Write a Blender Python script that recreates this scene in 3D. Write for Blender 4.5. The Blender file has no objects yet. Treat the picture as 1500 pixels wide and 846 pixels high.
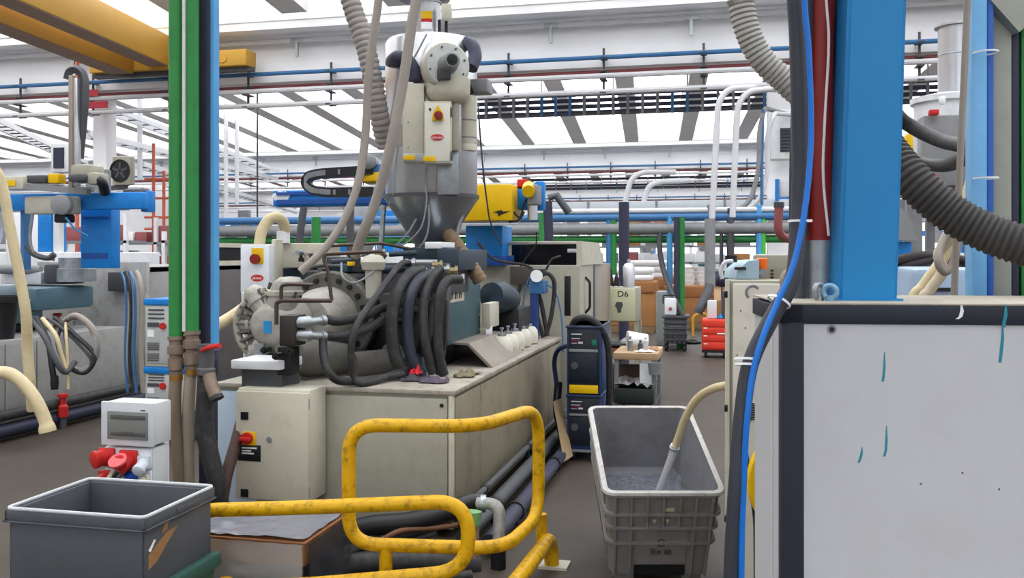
import bpy, bmesh, math, random
from mathutils import Vector as V, Matrix as MX
C = bpy.context.scene.collection
sc = bpy.context.scene
RND = random.Random(11)
PI = math.pi
# ---------------------------------------------------------------- camera, sky, exposure
TH = math.radians(13.1)                 # the hall's long axis runs 13 degrees right of the view
FPX, HC, CX, CY = 1335.0, 1.70, 750.0, 373.0
FW = V((-math.sin(TH), math.cos(TH), 0)); RT = V((math.cos(TH), math.sin(TH), 0))
cd = bpy.data.cameras.new('camera'); cam = bpy.data.objects.new('camera', cd); C.objects.link(cam)
cam.location = (0, 0, HC); cam.rotation_euler = (PI/2, 0, TH)
cd.lens = FPX/1500*36; cd.sensor_width = 36; cd.shift_y = -50/1500; cd.clip_start = .05; cd.clip_end = 400
sc.camera = cam
w = bpy.data.worlds.new('overcast'); sc.world = w; w.use_nodes = True
w.node_tree.nodes['Background'].inputs[0].default_value = (.86, .92, 1, 1)
w.node_tree.nodes['Background'].inputs[1].default_value = 1.0
sc.view_settings.view_transform = 'Standard'; sc.view_settings.look = 'None'
sc.view_settings.exposure = 0.0; sc.view_settings.gamma = 1
SKY = 4.0
# ---------------------------------------------------------------- pixel helpers (photo pixel -> point in the hall)
def ray(px, py): return FW + RT*((px-CX)/FPX) + V((0, 0, (CY-py)/FPX))
def P(px, py, d): return V((0, 0, HC)) + ray(px, py)*d
def onz(px, py, z): r = ray(px, py); return V((0, 0, HC)) + r*((z-HC)/r.z)
def onx(px, py, x): r = ray(px, py); return V((0, 0, HC)) + r*(x/r.x)
def ony(px, py, y): r = ray(px, py); return V((0, 0, HC)) + r*(y/r.y)
def ab(px0, px1, py0, py1, d, ln):      # box square to the hall: front face seen at depth d, going ln metres back
    m = P((px0+px1)/2, py0, d); b = P((px0+px1)/2, py1, d)
    return (ony(px0, 0, m.y).x, ony(px1, 0, m.y).x, m.y, m.y+ln, b.z, m.z)
def S(d): return d/FPX                  # metres per pixel
# ---------------------------------------------------------------- materials
def lin(c): return tuple(((v/255)/12.92 if v/255 <= .04045 else ((v/255+.055)/1.055)**2.4) for v in c)
MATS = {}
def mat(name, col, rough=.5, metal=0., var=.10, scale=6., bump=0., bscale=40., emit=0., dirt=None, dirtamt=.35, trans=0., alpha=1., detail=6):
    if name in MATS: return MATS[name]
    m = bpy.data.materials.new(name); m.use_nodes = True; nt = m.node_tree; N = nt.nodes; L = nt.links
    b = N['Principled BSDF']; c = lin(col)
    b.inputs['Roughness'].default_value = rough; b.inputs['Metallic'].default_value = metal; b.inputs['Specular IOR Level'].default_value = .32
    tc = N.new('ShaderNodeTexCoord')
    n = N.new('ShaderNodeTexNoise'); n.inputs['Scale'].default_value = scale; n.inputs['Detail'].default_value = detail; n.inputs['Roughness'].default_value = .65
    L.new(tc.outputs['Object'], n.inputs['Vector'])
    r = N.new('ShaderNodeValToRGB'); r.color_ramp.elements[0].position = .3; r.color_ramp.elements[1].position = .7
    lo = [v*(1-var) for v in c]; hi = [min(1, v*(1+var)) for v in c]
    r.color_ramp.elements[0].color = (*lo, 1); r.color_ramp.elements[1].color = (*hi, 1)
    L.new(n.outputs['Fac'], r.inputs['Fac']); out = r.outputs['Color']
    if dirt:
        n2 = N.new('ShaderNodeTexNoise'); n2.inputs['Scale'].default_value = scale*2.3; n2.inputs['Detail'].default_value = 9; n2.inputs['Roughness'].default_value = .7
        L.new(tc.outputs['Object'], n2.inputs['Vector'])
        r2 = N.new('ShaderNodeValToRGB'); r2.color_ramp.elements[0].position = .5; r2.color_ramp.elements[1].position = .72
        r2.color_ramp.elements[1].color = (dirtamt, dirtamt, dirtamt, 1)
        L.new(n2.outputs['Fac'], r2.inputs['Fac'])
        mx = N.new('ShaderNodeMix'); mx.data_type = 'RGBA'; L.new(r2.outputs['Color'], mx.inputs[0]); L.new(out, mx.inputs[6])
        mx.inputs[7].default_value = (*lin(dirt), 1); out = mx.outputs[2]
    L.new(out, b.inputs['Base Color'])
    if bump:
        n3 = N.new('ShaderNodeTexNoise'); n3.inputs['Scale'].default_value = bscale; n3.inputs['Detail'].default_value = 4
        L.new(tc.outputs['Object'], n3.inputs['Vector'])
        bp = N.new('ShaderNodeBump'); bp.inputs['Strength'].default_value = bump; bp.inputs['Distance'].default_value = .01
        L.new(n3.outputs['Fac'], bp.inputs['Height']); L.new(bp.outputs['Normal'], b.inputs['Normal'])
    if emit:
        L.new(out, b.inputs['Emission Color']); b.inputs['Emission Strength'].default_value = emit
    if trans: b.inputs['Transmission Weight'].default_value = trans
    if alpha < 1: b.inputs['Alpha'].default_value = alpha
    MATS[name] = m; return m
# ---------------------------------------------------------------- things, parts
WM = {}
def thing(name, label, cat, loc=(0, 0, 0), rz=0., group=None):
    o = bpy.data.objects.new(name, None); C.objects.link(o); o.empty_display_size = .1
    o.location = loc; o.rotation_euler = (0, 0, rz); o['label'] = label; o['category'] = cat
    if group: o['group'] = group
    WM[o.name] = MX.Translation(V(loc)) @ MX.Rotation(rz, 4, 'Z'); return o
def tag(o, label, cat, group=None):
    o['label'] = label; o['category'] = cat
    if group: o['group'] = group
    return o
def link(name, me, parent=None):
    o = bpy.data.objects.new(name, me); C.objects.link(o)
    if parent: o.parent = parent; WM[o.name] = WM[parent.name]
    return o
def kids(o): return [c for c in list(C.objects) if c.parent == o]
def dup(root, loc, rz=0, label=None, group=None, scale=None):
    kk = {o: [] for o in C.objects}
    for o in C.objects:
        if o.parent: kk[o.parent].append(o)
    r = root.copy(); C.objects.link(r); r.location = loc; r.rotation_euler = (0, 0, rz)
    if scale: r.scale = scale
    if label: r['label'] = label
    if group: r['group'] = group
    for ch in kk[root]:
        c = ch.copy(); C.objects.link(c); c.parent = r
        for g in kk[ch]:
            d = g.copy(); C.objects.link(d); d.parent = c
    return r
def sm(pts, n=6):                       # Catmull-Rom through the points
    pts = [V(p) for p in pts]; q = [pts[0]*2-pts[1]] + pts + [pts[-1]*2-pts[-2]]; out = []
    for i in range(1, len(q)-2):
        a, b, c, d = q[i-1:i+3]
        for k in range(n):
            t = k/n
            out.append(.5*((2*b)+(c-a)*t+(2*a-5*b+4*c-d)*t*t+(3*b-a-3*c+d)*t**3))
    return out+[pts[-1]]
def fil(pts, r, n=5):                   # straight runs with rounded corners
    pts = [V(p) for p in pts]; out = [pts[0]]
    for i in range(1, len(pts)-1):
        a, b, c = pts[i-1:i+2]; u = (a-b); v = (c-b); k = min(r, u.length*.49, v.length*.49)
        s, e = b+u.normalized()*k, b+v.normalized()*k
        for j in range(n+1):
            t = j/n; out.append(s*(1-t)**2+b*2*t*(1-t)+e*t*t)
    return out+[pts[-1]]
class B:
    def __init__(s, M=None): s.b = bmesh.new(); s.M = M or MX()
    def box(s, x0, x1, y0, y1, z0, z1, bev=0., M=None, seg=2):
        m = s.M @ (M or MX()) @ MX.Translation(V(((x0+x1)/2, (y0+y1)/2, (z0+z1)/2))) @ MX.Diagonal(V((abs(x1-x0), abs(y1-y0), abs(z1-z0), 1)))
        g = bmesh.ops.create_cube(s.b, size=1, matrix=m)
        if bev:
            es = list({e for v in g['verts'] for e in v.link_edges})
            bmesh.ops.bevel(s.b, geom=es, offset=bev, segments=seg, affect='EDGES', profile=.5)
        return s
    def tube(s, pts, r, n=10, cap=True, closed=False, sq=None):
        pts = [s.M @ V(p) for p in pts]; m = len(pts); rings = []
        nrm = None
        for i, p in enumerate(pts):
            if closed: t = (pts[(i+1) % m]-pts[i-1])
            else: t = (pts[min(i+1, m-1)]-pts[max(i-1, 0)])
            t = t.normalized() if t.length > 1e-9 else V((0, 0, 1))
            if nrm is None: nrm = t.orthogonal().normalized() if abs(t.z) > .95 else t.cross(V((0, 0, 1))).normalized()
            nrm = (nrm-t*nrm.dot(t)); nrm = nrm.normalized() if nrm.length > 1e-6 else t.orthogonal().normalized()
            bn = t.cross(nrm); rr = r[i] if isinstance(r, (list, tuple)) else r
            if sq:
                hw, hh = sq
                co = [p+nrm*a*hw+bn*c*hh for a, c in ((1, 1), (-1, 1), (-1, -1), (1, -1))]
            else: co = [p+(nrm*math.cos(2*PI*k/n)+bn*math.sin(2*PI*k/n))*rr for k in range(n)]
            rings.append([s.b.verts.new(c) for c in co])
        k = len(rings[0])
        for i in range(m if closed else m-1):
            a, c = rings[i], rings[(i+1) % m]
            for j in range(k): s.b.faces.new((a[j], a[(j+1) % k], c[(j+1) % k], c[j]))
        if cap and not closed: s.b.faces.new(rings[0][::-1]); s.b.faces.new(rings[-1])
        return s
    def cyl(s, p0, p1, r0, r1=None, n=16): return s.tube([p0, p1], [r0, r0 if r1 is None else r1], n)
    def lathe(s, o, ax, prof, n=24, cap=True):
        ax = V(ax).normalized(); o = V(o)
        u = ax.orthogonal().normalized() if abs(ax.z) < .95 else V((1, 0, 0)); v = ax.cross(u); rings = []
        for r, h in prof: rings.append([s.b.verts.new(s.M @ (o+ax*h+(u*math.cos(2*PI*k/n)+v*math.sin(2*PI*k/n))*max(r, 1e-4))) for k in range(n)])
        for a, c in zip(rings, rings[1:]):
            for j in range(n): s.b.faces.new((a[j], a[(j+1) % n], c[(j+1) % n], c[j]))
        if cap: s.b.faces.new(rings[0][::-1]); s.b.faces.new(rings[-1])
        return s
    def prism(s, pts, vec):
        a = [s.b.verts.new(s.M @ V(p)) for p in pts]; c = [s.b.verts.new(s.M @ (V(p)+V(vec))) for p in pts]; k = len(a)
        s.b.faces.new(a[::-1]); s.b.faces.new(c)
        for j in range(k): s.b.faces.new((a[j], a[(j+1) % k], c[(j+1) % k], c[j]))
        return s
    def ball(s, c, r, sc_=(1, 1, 1), n=12):
        bmesh.ops.create_uvsphere(s.b, u_segments=n, v_segments=n//2+2, radius=1, matrix=s.M @ MX.Translation(V(c)) @ MX.Diagonal(V((r*sc_[0], r*sc_[1], r*sc_[2], 1)))); return s
    def mesh(s, name, W=None, smooth=True, ang=.7):
        bmesh.ops.recalc_face_normals(s.b, faces=s.b.faces)
        if W is not None: bmesh.ops.transform(s.b, matrix=W, verts=s.b.verts)
        me = bpy.data.meshes.new(name); s.b.to_mesh(me); s.b.free()
        if smooth:
            me.polygons.foreach_set('use_smooth', [True]*len(me.polygons)); me.set_sharp_from_angle(angle=ang)
        return me
    def part(s, name, m, parent, label=None):
        me = s.mesh(name, WM[parent.name].inverted()); me.materials.append(m); o = link(name, me, parent)
        if label: o['label'] = label
        return o
    def solo(s, name, m, label=None, cat=None, group=None, kind=None):
        vs = [v.co for v in s.b.verts]
        lo = V([min(v[i] for v in vs) for i in range(3)]); hi = V([max(v[i] for v in vs) for i in range(3)])
        o_ = V(((lo.x+hi.x)/2, (lo.y+hi.y)/2, lo.z)); me = s.mesh(name, MX.Translation(-o_)); me.materials.append(m)
        o = link(name, me); o.location = o_; WM[o.name] = MX.Translation(o_)
        if label: o['label'] = label
        if cat: o['category'] = cat
        if group: o['group'] = group
        if kind: o['kind'] = kind
        return o
def text(body, size, loc, rz, m, parent, name='lettering', ext=.001, rx=PI/2, bold=False, align='CENTER', sx=1):
    cu = bpy.data.curves.new(name, 'FONT'); cu.body = body; cu.size = size; cu.extrude = ext; cu.align_x = align; cu.align_y = 'CENTER'
    if bold: cu.offset = size*.02
    t = bpy.data.objects.new('tmp_text', cu); C.objects.link(t)
    me = bpy.data.meshes.new_from_object(t.evaluated_get(bpy.context.evaluated_depsgraph_get())); bpy.data.objects.remove(t)
    me.transform(WM[parent.name].inverted() @ MX.Translation(V(loc)) @ MX.Rotation(rz, 4, 'Z') @ MX.Rotation(rx, 4, 'X') @ MX.Diagonal(V((sx, 1, 1, 1))))
    me.materials.clear(); me.materials.append(m); return link(name, me, parent)
def face_at(p, rz):                     # frame: x to the right, -y towards the viewer, origin p
    return MX.Translation(V(p)) @ MX.Rotation(rz, 4, 'Z')
# ---------------------------------------------------------------- material palette
M_floor = mat('floor_concrete', (69, 61, 53), .6, 0, .2, .55, .12, 60, dirt=(42, 37, 32), dirtamt=.6, detail=9)
M_conc = mat('white_concrete', (250, 251, 254), .8, 0, .03, 1.5)
M_rib = mat('grey_concrete', (226, 223, 221), .85, 0, .07, 1.2)
M_roof = mat('roof_white', (248, 248, 250), .8, 0, .03, 1)
M_pane = mat('roof_light', (248, 250, 254), .5, 0, .0, 1, emit=SKY)
M_blue = mat('blue_paint', (20, 124, 204), .42, 0, .08, 4, dirt=(20, 50, 90), dirtamt=.3)
M_ltblue = mat('light_blue_paint', (84, 158, 214), .45, 0, .06, 4)
M_pipeb = mat('blue_pipe', (62, 112, 160), .4, 0, .06, 4)
M_red = mat('red_paint', (190, 38, 36), .45, 0, .08, 6)
M_dred = mat('dull_red_pipe', (150, 84, 86), .5, 0, .1, 4)
M_yel = mat('crane_yellow', (200, 154, 56), .5, 0, .05, 2)
M_yel2 = mat('yellow_paint', (226, 182, 2), .4, 0, .05, 4)
M_grn = mat('green_paint', (46, 130, 64), .4, 0, .08, 4, dirt=(16, 70, 30), dirtamt=.3)
M_navy = mat('navy_paint', (50, 52, 72), .5, 0, .1, 4)
M_steel = mat('stainless', (196, 198, 203), .28, .78, .06, 3)
M_galv = mat('galvanised', (158, 164, 168), .42, .75, .2, 14)
M_pgrey = mat('pale_grey_pipe', (206, 207, 210), .45, 0, .05, 3)
M_mgrey = mat('mid_grey_paint', (132, 134, 136), .5, 0, .09, 4, dirt=(80, 78, 74), dirtamt=.35)
M_dgrey = mat('dark_grey_paint', (74, 76, 80), .5, 0, .1, 5)
M_blk = mat('black_rubber', (46, 46, 48), .55, 0, .2, 8, dirt=(104, 98, 90), dirtamt=.4)
M_blk2 = mat('black_plastic', (28, 29, 32), .4, 0, .1, 6)
M_bei = mat('beige_enamel', (194, 191, 174), .45, 0, .05, 3, dirt=(140, 132, 112), dirtamt=.35)
M_bei2 = mat('beige_machine', (160, 158, 143), .45, 0, .05, 3, dirt=(120, 112, 96), dirtamt=.3)
M_wht = mat('white_enamel', (226, 229, 232), .4, 0, .04, 3, dirt=(170, 168, 164), dirtamt=.35)
M_wht2 = mat('white_plastic', (236, 237, 238), .4, 0, .03, 4)
M_teal = mat('teal_machine', (60, 88, 98), .42, 0, .08, 4, dirt=(36, 48, 54), dirtamt=.35)
M_tdark = mat('dark_teal_machine', (44, 58, 70), .45, 0, .12, 5)
M_cream = mat('cream_hose', (206, 190, 152), .45, 0, .06, 5, dirt=(150, 130, 98), dirtamt=.4)
M_ghose = mat('grey_hose', (150, 142, 134), .5, 0, .08, 5)
M_card = mat('cardboard', (172, 122, 76), .8, 0, .1, 4)
M_orange = mat('orange_lens', (240, 110, 20), .3, 0, .05, 4)
M_slope_glow = mat('slope_glow_white', (255, 255, 252), .5, 0, 0, 1, emit=.95)  # glow added to the girders' upper slope so that it reads white
# ---------------------------------------------------------------- the hall
Y0, DY = -4.4, 24.85
GY = [Y0+DY*i for i in range(5)]        # web planes of the cross girders
XL, XR, YB, YE = -46., 34., -29., 97.5
fl = B(); fl.box(XL, XR, YB, YE, -.2, 0); floor_o = fl.solo('floor', M_floor, kind='structure')
for nm, bx in (('wall_left', (XL-.3, XL, YB, YE, 0, 9.6)), ('wall_right', (XR, XR+.3, YB, YE, 0, 9.6)), ('wall_back', (XL, XR, YB-.3, YB, 0, 9.6)), ('wall_end', (XL, XR, YE, YE+.3, 0, 9.6))):
    B().box(*bx).solo(nm, M_conc, kind='structure')
ceil = B().box(XL-.3, XR+.3, YB-.3, YE+.3, 9.4, 9.6).solo('ceiling', M_roof, kind='structure')
ZS, ZW = 7.0, 5.93                       # soffit and underside of a girder
for gy in GY:
    g = B()
    g.prism([(XL, gy-.9, ZS+.16), (XL, gy-.9, ZS), (XL, gy, ZS), (XL, gy, ZW), (XL, gy+1.2, ZW), (XL, gy+1.2, ZS), (XL, gy+2.1, ZS), (XL, gy+2.1, ZS+.16), (XL, gy+2.9, 9.38), (XL, gy-.5, 9.38), (XL, gy-2.0, 7.75)], (XR-XL, 0, 0))
    g.part('girder', M_conc, ceil)
    B().prism([(XL+.2, gy-.93, ZS+.2), (XL+.2, gy-1.96, 7.72), (XL+.2, gy-1.98, 7.70), (XL+.2, gy-.95, ZS+.18)], (XR-XL-.4, 0, 0)).part('slope_glow', M_slope_glow, ceil)  # added glowing sheet over the sloped concrete face
    B().prism([(XL, gy-.905, ZS-.01), (XL, gy-.905, ZS+.05), (XL, gy-.02, ZS-.0), (XL, gy-.02, ZS-.01)], (XR-XL, 0, 0)).part('girder_soffit', M_conc, ceil)
XR0 = onz(917, 197, 7.05).x
SX, SZ = -.0764, -.0535                 # the roof bays run a little askew and fall away from the viewer
bays = [(GY[0]-DY+2.9, GY[0]-1.9)]+[(GY[i]+2.9, GY[i+1]-1.9) for i in range(4)]
lo = WM[ceil.name].translation
for bi, (a, c) in enumerate(bays):
    L_ = c-a; vec = (SX*L_, L_, SZ*L_); x_, z_ = -SX*L_, 7.05-SZ*L_
    me = B().prism([(x_-.42, a, z_+.55), (x_-.31, a, z_), (x_+.31, a, z_), (x_+.42, a, z_+.55)], vec).mesh('rib', MX.Translation((0, -a, -9.4))); me.materials.append(M_rib)
    mp = B().prism([(x_-.95, a, z_+.55), (x_+.95, a, z_+.55), (x_+.95, a, z_+.58), (x_-.95, a, z_+.58)], vec).mesh('skylight_pane', MX.Translation((0, -a, -9.4))); mp.materials.append(M_pane)
    for k in range(int((XL-XR0)/2.5)+1, int((XR-XR0)/2.5)-1):
        for nm, m_, dx in (('rib', me, 0), ('skylight_pane', mp, 1.25)):
            o = bpy.data.objects.new(nm, m_); C.objects.link(o); o.parent = ceil
            o.location = (XR0+2.5*k+dx-lo.x, a-lo.y, 0)
# columns under the first girder
def column(px, gy, wd, label):
    p = ony(px, 373, gy); p.y = gy+.6; t = thing('concrete_column', label, 'column', (p.x, p.y, 0)); t['kind'] = 'structure'
    B().box(p.x-wd/2, p.x+wd/2, p.y-wd/2, p.y+wd/2, .12, ZW, .03).part('shaft', M_conc, t)
    B().box(p.x-wd/2-.02, p.x+wd/2+.02, p.y-wd/2-.02, p.y+wd/2+.02, 0, .12).part('plinth', M_rib, t)
    return p
cl_ = column(131, GY[1], .42, 'white concrete column behind the left robot and the wall mounted fan unit')
cr_ = column(1143, GY[1], .5, 'white concrete column carrying the small vented cabinet, left of the black hose')
column(608, GY[2], .5, 'far white column mostly hidden behind the tall drying hopper')
# services along the girders
def along(y, z, r, m, name, label, cat='pipe', x0=XL+1, x1=XR-1, n=8, tilt=0): return B().cyl((x0, y, z), (x1, y, z+tilt), r, n=n).solo(name, m, label, cat)
for gi, ords in ((1, 'nearest'), (2, 'second'), (3, 'third')):
    gy = GY[gi]; e = 'on the %s cross girder' % ords
    along(gy-.34, 6.07, .05, M_pipeb, 'blue_pipe', 'thin blue pipe running along the white face ' + e)
    along(gy+.15, 5.84, .05, M_dred, 'red_pipe', 'dull red pipe under the soffit ' + e)
    up_ = along(gy-.34, 5.66, .06, M_pgrey, 'grey_pipe', 'upper pale grey pipe hung just below the red one ' + e)
    along(gy-.34, 5.31, .06, M_pgrey, 'grey_pipe', 'lower pale grey pipe, lowest of those hung ' + e)
    t = thing('conduit_rail', 'pale conduit rail with T brackets under the ledge ' + e, 'rail', (0, gy-.3, 6.8))
    B().box(XL+1, XR-1, gy-.32, gy-.24, 6.80, 6.88).part('rail', M_pgrey, t)
    hb = B().box(-.03, .03, gy-.33, gy-.27, 6.45, 6.8).box(-.16, .16, gy-.34, gy-.24, 6.80, 6.9).mesh('bracket', MX.Translation((0, -gy+.3, -6.8))); hb.materials.append(M_galv)
    hx = ony(748, 90, gy).x if gi == 1 else ony(770, 200, gy).x
    hm = B().box(-.025, .025, gy-.22, gy-.19, 5.25, 6.3)
    for zz in (6.08, 5.78, 5.6, 5.3): hm.box(-.07, .07, gy-.4, gy-.05, zz-.025, zz)
    hm = hm.mesh('hanger', MX.Translation(-up_.location)); hm.materials.append(M_dgrey)
    for k in range(-9, 10):
        for nm, m_, pa, st, of in (('bracket', hb, t, 3.1, 1.0), ('hanger', hm, up_, 2.18, 0)):
            x = hx+of+k*st
            if XL+1 < x < XR-1:
                o = bpy.data.objects.new(nm, m_); C.objects.link(o); o.parent = pa; o.location = (x-(0 if nm != 'hanger' else 0), 0, 0)
# louvre runs behind the girders
def louvres(gy, pxa, pxb, z0, z1, label, step, blues):
    a, c = ony(pxa, 0, gy).x, ony(pxb, 0, gy).x; t = thing('louvre_run', label, 'louvre', (a, gy, z0))
    B().box(a, c, gy, gy+.06, z0, z0+.07).box(a, c, gy, gy+.06, z1-.07, z1).part('frame', M_dgrey, t)
    n = int((c-a)/step); h = (z1-z0)/4
    for k in range(0, n+1, 5): B().box(a+k*step+.02, a+k*step+.05, gy-.02, gy+.0, z1-.05, 8.75).part('hanger_rod', M_mgrey, t)
    post = B().box(0, .07, -.02, .1, z0, z1).mesh('post', MX.Translation((0, 0, -z0))); post.materials.append(M_mgrey)
    pb = post.copy(); pb.materials.clear(); pb.materials.append(M_pipeb)
    sl = B().box(.07, step, -.01, .06, .03, h*.83).mesh('slat'); sl.materials.append(M_navy)
    for k in range(n+1):
        o = bpy.data.objects.new('post', pb if k in blues or k-1 in blues else post); C.objects.link(o); o.parent = t; o.location = (k*step, 0, 0)
        if k < n:
            for q in range(4):
                o = bpy.data.objects.new('slat', sl); C.objects.link(o); o.parent = t; o.location = (k*step, .02, q*h)
louvres(GY[1]+2.0, 690, 1420, 5.16, 5.76, 'long dark louvre run with grey and blue posts behind the nearest girder', .36, (5, 6, 14, 20))
louvres(GY[2]+2.0, 770, 1300, 5.1, 5.72, 'smaller looking dark louvre run behind the second girder', .8, (0, 6, 12, 13, 18))
# glazed band in the far end wall
M_win = mat('window_glow', (248, 250, 255), .3, 0, 0, 1, emit=1.5)
nw = 0
for x in range(-44, 30, 6):
    nw += 1
    f = B().box(x, x+5.4, YE-.12, YE-.02, .9, 1.0).box(x, x+5.4, YE-.12, YE-.02, 4.9, 5.0).box(x, x+.1, YE-.12, YE-.02, 1, 4.9).box(x+5.3, x+5.4, YE-.12, YE-.02, 1, 4.9).solo('window_%d' % nw, M_mgrey, kind='structure')
    for k in range(4): B().box(x+.1+k*1.3, x+1.32+k*1.3, YE-.08, YE-.04, 1.0, 4.9).part('pane', M_win, f)
for px0, px1, py0, py1, lb_ in ((112, 144, 131, 142, 'upper red strip sign at the top of the left column'), (112, 158, 148, 160, 'lower red strip sign at the top of the left column')):
    q0, q1 = ony(px0, py1, GY[1]-.42), ony(px1, py0, GY[1]-.42); B().box(q0.x, q1.x, q0.y-.02, q0.y, q0.z, q1.z).solo('red_sign', mat('sign_red', (170, 44, 58), .5), lb_, 'sign')
q0, q1 = ony(113, 215, GY[1]-.4), ony(113, 70, GY[1]-.4); B().cyl((q0.x, q0.y, 0), q1, .05, n=8).solo('orange_riser', mat('orange_pipe', (214, 110, 84), .5), 'thin orange riser pipe up the girder behind the robot arms', 'pipe')
# overhead crane
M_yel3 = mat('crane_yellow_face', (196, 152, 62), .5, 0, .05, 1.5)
CM = MX.Translation((-13.3, 19.6, 0)) @ MX.Rotation(math.radians(7.6), 4, 'Z') @ MX.Translation((13.3, -19.6, 0))
cr = thing('bridge_crane', 'yellow overhead bridge crane with twin box girders at upper left', 'crane', (-13.4, 10, 6.1))
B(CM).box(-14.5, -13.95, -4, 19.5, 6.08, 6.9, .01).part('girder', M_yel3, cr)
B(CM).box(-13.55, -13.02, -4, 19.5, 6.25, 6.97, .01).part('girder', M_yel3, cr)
for x0, x1, z in ((-14.5, -13.95, 6.06), (-13.55, -13.02, 6.23)): B(CM).box(x0+.02, x1-.02, -4, 19.4, z, z+.03).part('underside_shade', mat('crane_underside_shade', (150, 128, 112), .7, 0, .06, 2), cr)  # shade under the yellow girders put into the brown of a thin plate
e = B().box(-15.2, -10.95, 19.45, 19.95, 6.16, 6.55, .03).part('end_carriage', M_yel3, cr)
B().cyl((-11.55, 19.46, 6.35), (-11.55, 19.42, 6.35), .11).part('wheel_cap', M_yel, e)
B().box(-12.6, -12.2, 19.35, 19.6, 6.2, 6.5).part('buffer_plate', M_yel, e)
B().box(-15.2, -10.9, 19.6, 19.8, 6.06, 6.16).part('rail', M_dgrey, cr)
p = ony(150, 95, 20.1); B().box(p.x-.07, p.x+.07, 20.1, 20.43, p.z-.12, p.z+.12).solo('limit_switch', M_yel, 'small yellow bracket on the white girder left of the crane', 'bracket')
# inclined tray tracks at the left
def tray(a, c, label, name='cable_tray', gap=.5, up=.12):
    d = (c-a); s_ = V((0, 0, 1)).cross(d).normalized()*gap/2; t = thing(name, label, 'tray', a)
    B().tube([a-s_, c-s_], .05, sq=(.03, .09)).part('side_rail', M_pgrey, t); B().tube([a+s_, c+s_], .05, sq=(.03, .09)).part('side_rail', M_pgrey, t)
    n = int(d.length/.9)
    for k in range(1, n): p = a+d*(k/n); B().box(p.x-gap/2, p.x+gap/2, p.y-.05, p.y+.05, p.z-.05, p.z-.02).part('rung', M_dgrey, t)
    return t
tray(P(110, 142, 29), P(402, 251, 46), 'long pale cable tray, upper one slanting away behind the green pipes')
tray(P(120, 195, 29.5), P(400, 262, 46.5), 'long pale cable tray just below the upper slanting one')
tray(P(200, 240, 33), P(440, 312, 62), 'lower dotted cable tray slanting away right of the blue edged post')
tray(P(-30, 168, 27), P(120, 238, 44), 'cable tray slanting away at the far left edge')
for px, y0, y1, d in ((205, 193, 262, 33), (331, 238, 372, 38), (347, 245, 300, 40), (377, 120, 330, 30)):
    a, b_ = P(px, y0, d), P(px, y1, d); a.z = 9.4; B().cyl(b_, a, .09 if d > 30 else .03, n=8).solo('hanger_rod', M_pgrey if d > 30 else M_dgrey, {205: 'stout white hanger rod right of the fan unit', 331: 'longer pale hanger rod under the tray end', 347: 'short pale hanger rod beside the longer one', 377: 'thin dark drop rod before the tray ends'}[px], 'rod')
t = thing('pipe_rack', 'thin orange red upright pipe frame behind the fan unit', 'rack', P(228, 373, 26))
for px in (225, 240): q = P(px, 345, 26); q.z = 0; B().cyl(q, P(px, 210 if px == 225 else 250, 26), .045, n=6).part('upright', mat('orange_pipe', (214, 110, 84), .5), t)
for py in (262, 290, 318, 335): B().cyl(P(212, py, 26), P(250, py, 26), .04, n=6).part('cross_pipe', MATS['orange_pipe'], t)
# ---------------------------------------------------------------- near moulding machine: its bed
XB0, XB1, YB0, YB1, ZB = -3.155, -1.575, 5.22, 8.9, .89
mc = thing('machine_bed', 'long beige machine bed carrying the hydraulic unit, nearest injection moulding machine', 'machine', (-2.36, 5.22, 0))
B().box(XB0+.02, XB1-.02, YB0+.02, YB1, .06, ZB-.03).part('carcass', M_bei2, mc)
B().box(XB0, XB1+.012, YB0-.012, YB1, ZB-.03, ZB, .006).part('top_plate', mat('oily_top', (158, 152, 140), .5, .0, .16, 5, dirt=(84, 76, 66), dirtamt=.6), mc)
def panel(b, nm='panel', m=M_bei2, lb=None): return b.part(nm, m, mc, lb)
fp = panel(B().box(-2.86, XB1-.035, YB0-.005, YB0+.03, .07, ZB-.05, .006))
panel(B().box(XB0, -2.865, YB0-.005, YB0+.03, .07, ZB-.05, .006), m=mat('pale_blue_panel', (176, 194, 212), .45, 0, .05, 3), lb='pale blue grey end panel')
panel(B().box(XB1-.03, XB1, YB0-.005, YB0+.03, .06, ZB-.03, .004), 'corner_post', M_bei)
M_bei_side = mat('dark_beige', (136, 128, 110), .5, 0, .1, 3, dirt=(84, 74, 58), dirtamt=.6)  # darker, browner beige than the bed front, with random blotches
for a, c in ((5.26, 5.83), (5.84, 7.0), (7.01, 8.2), (8.21, 8.88)): panel(B().box(XB1-.03, XB1+.004, a, c, .07, ZB-.05, .005), m=M_bei_side, lb='darker beige side panel')
for z in (.8, .12): B().cyl((XB1-.07, YB0-.005, z), (XB1-.07, YB0-.012, z), .012, n=8).part('screw', M_blk2, fp)
for a in (5.4, 6.9, 8.3): B().box(-3.1, -1.65, a, a+.2, 0, .06).part('foot', M_dgrey, mc)
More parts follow.
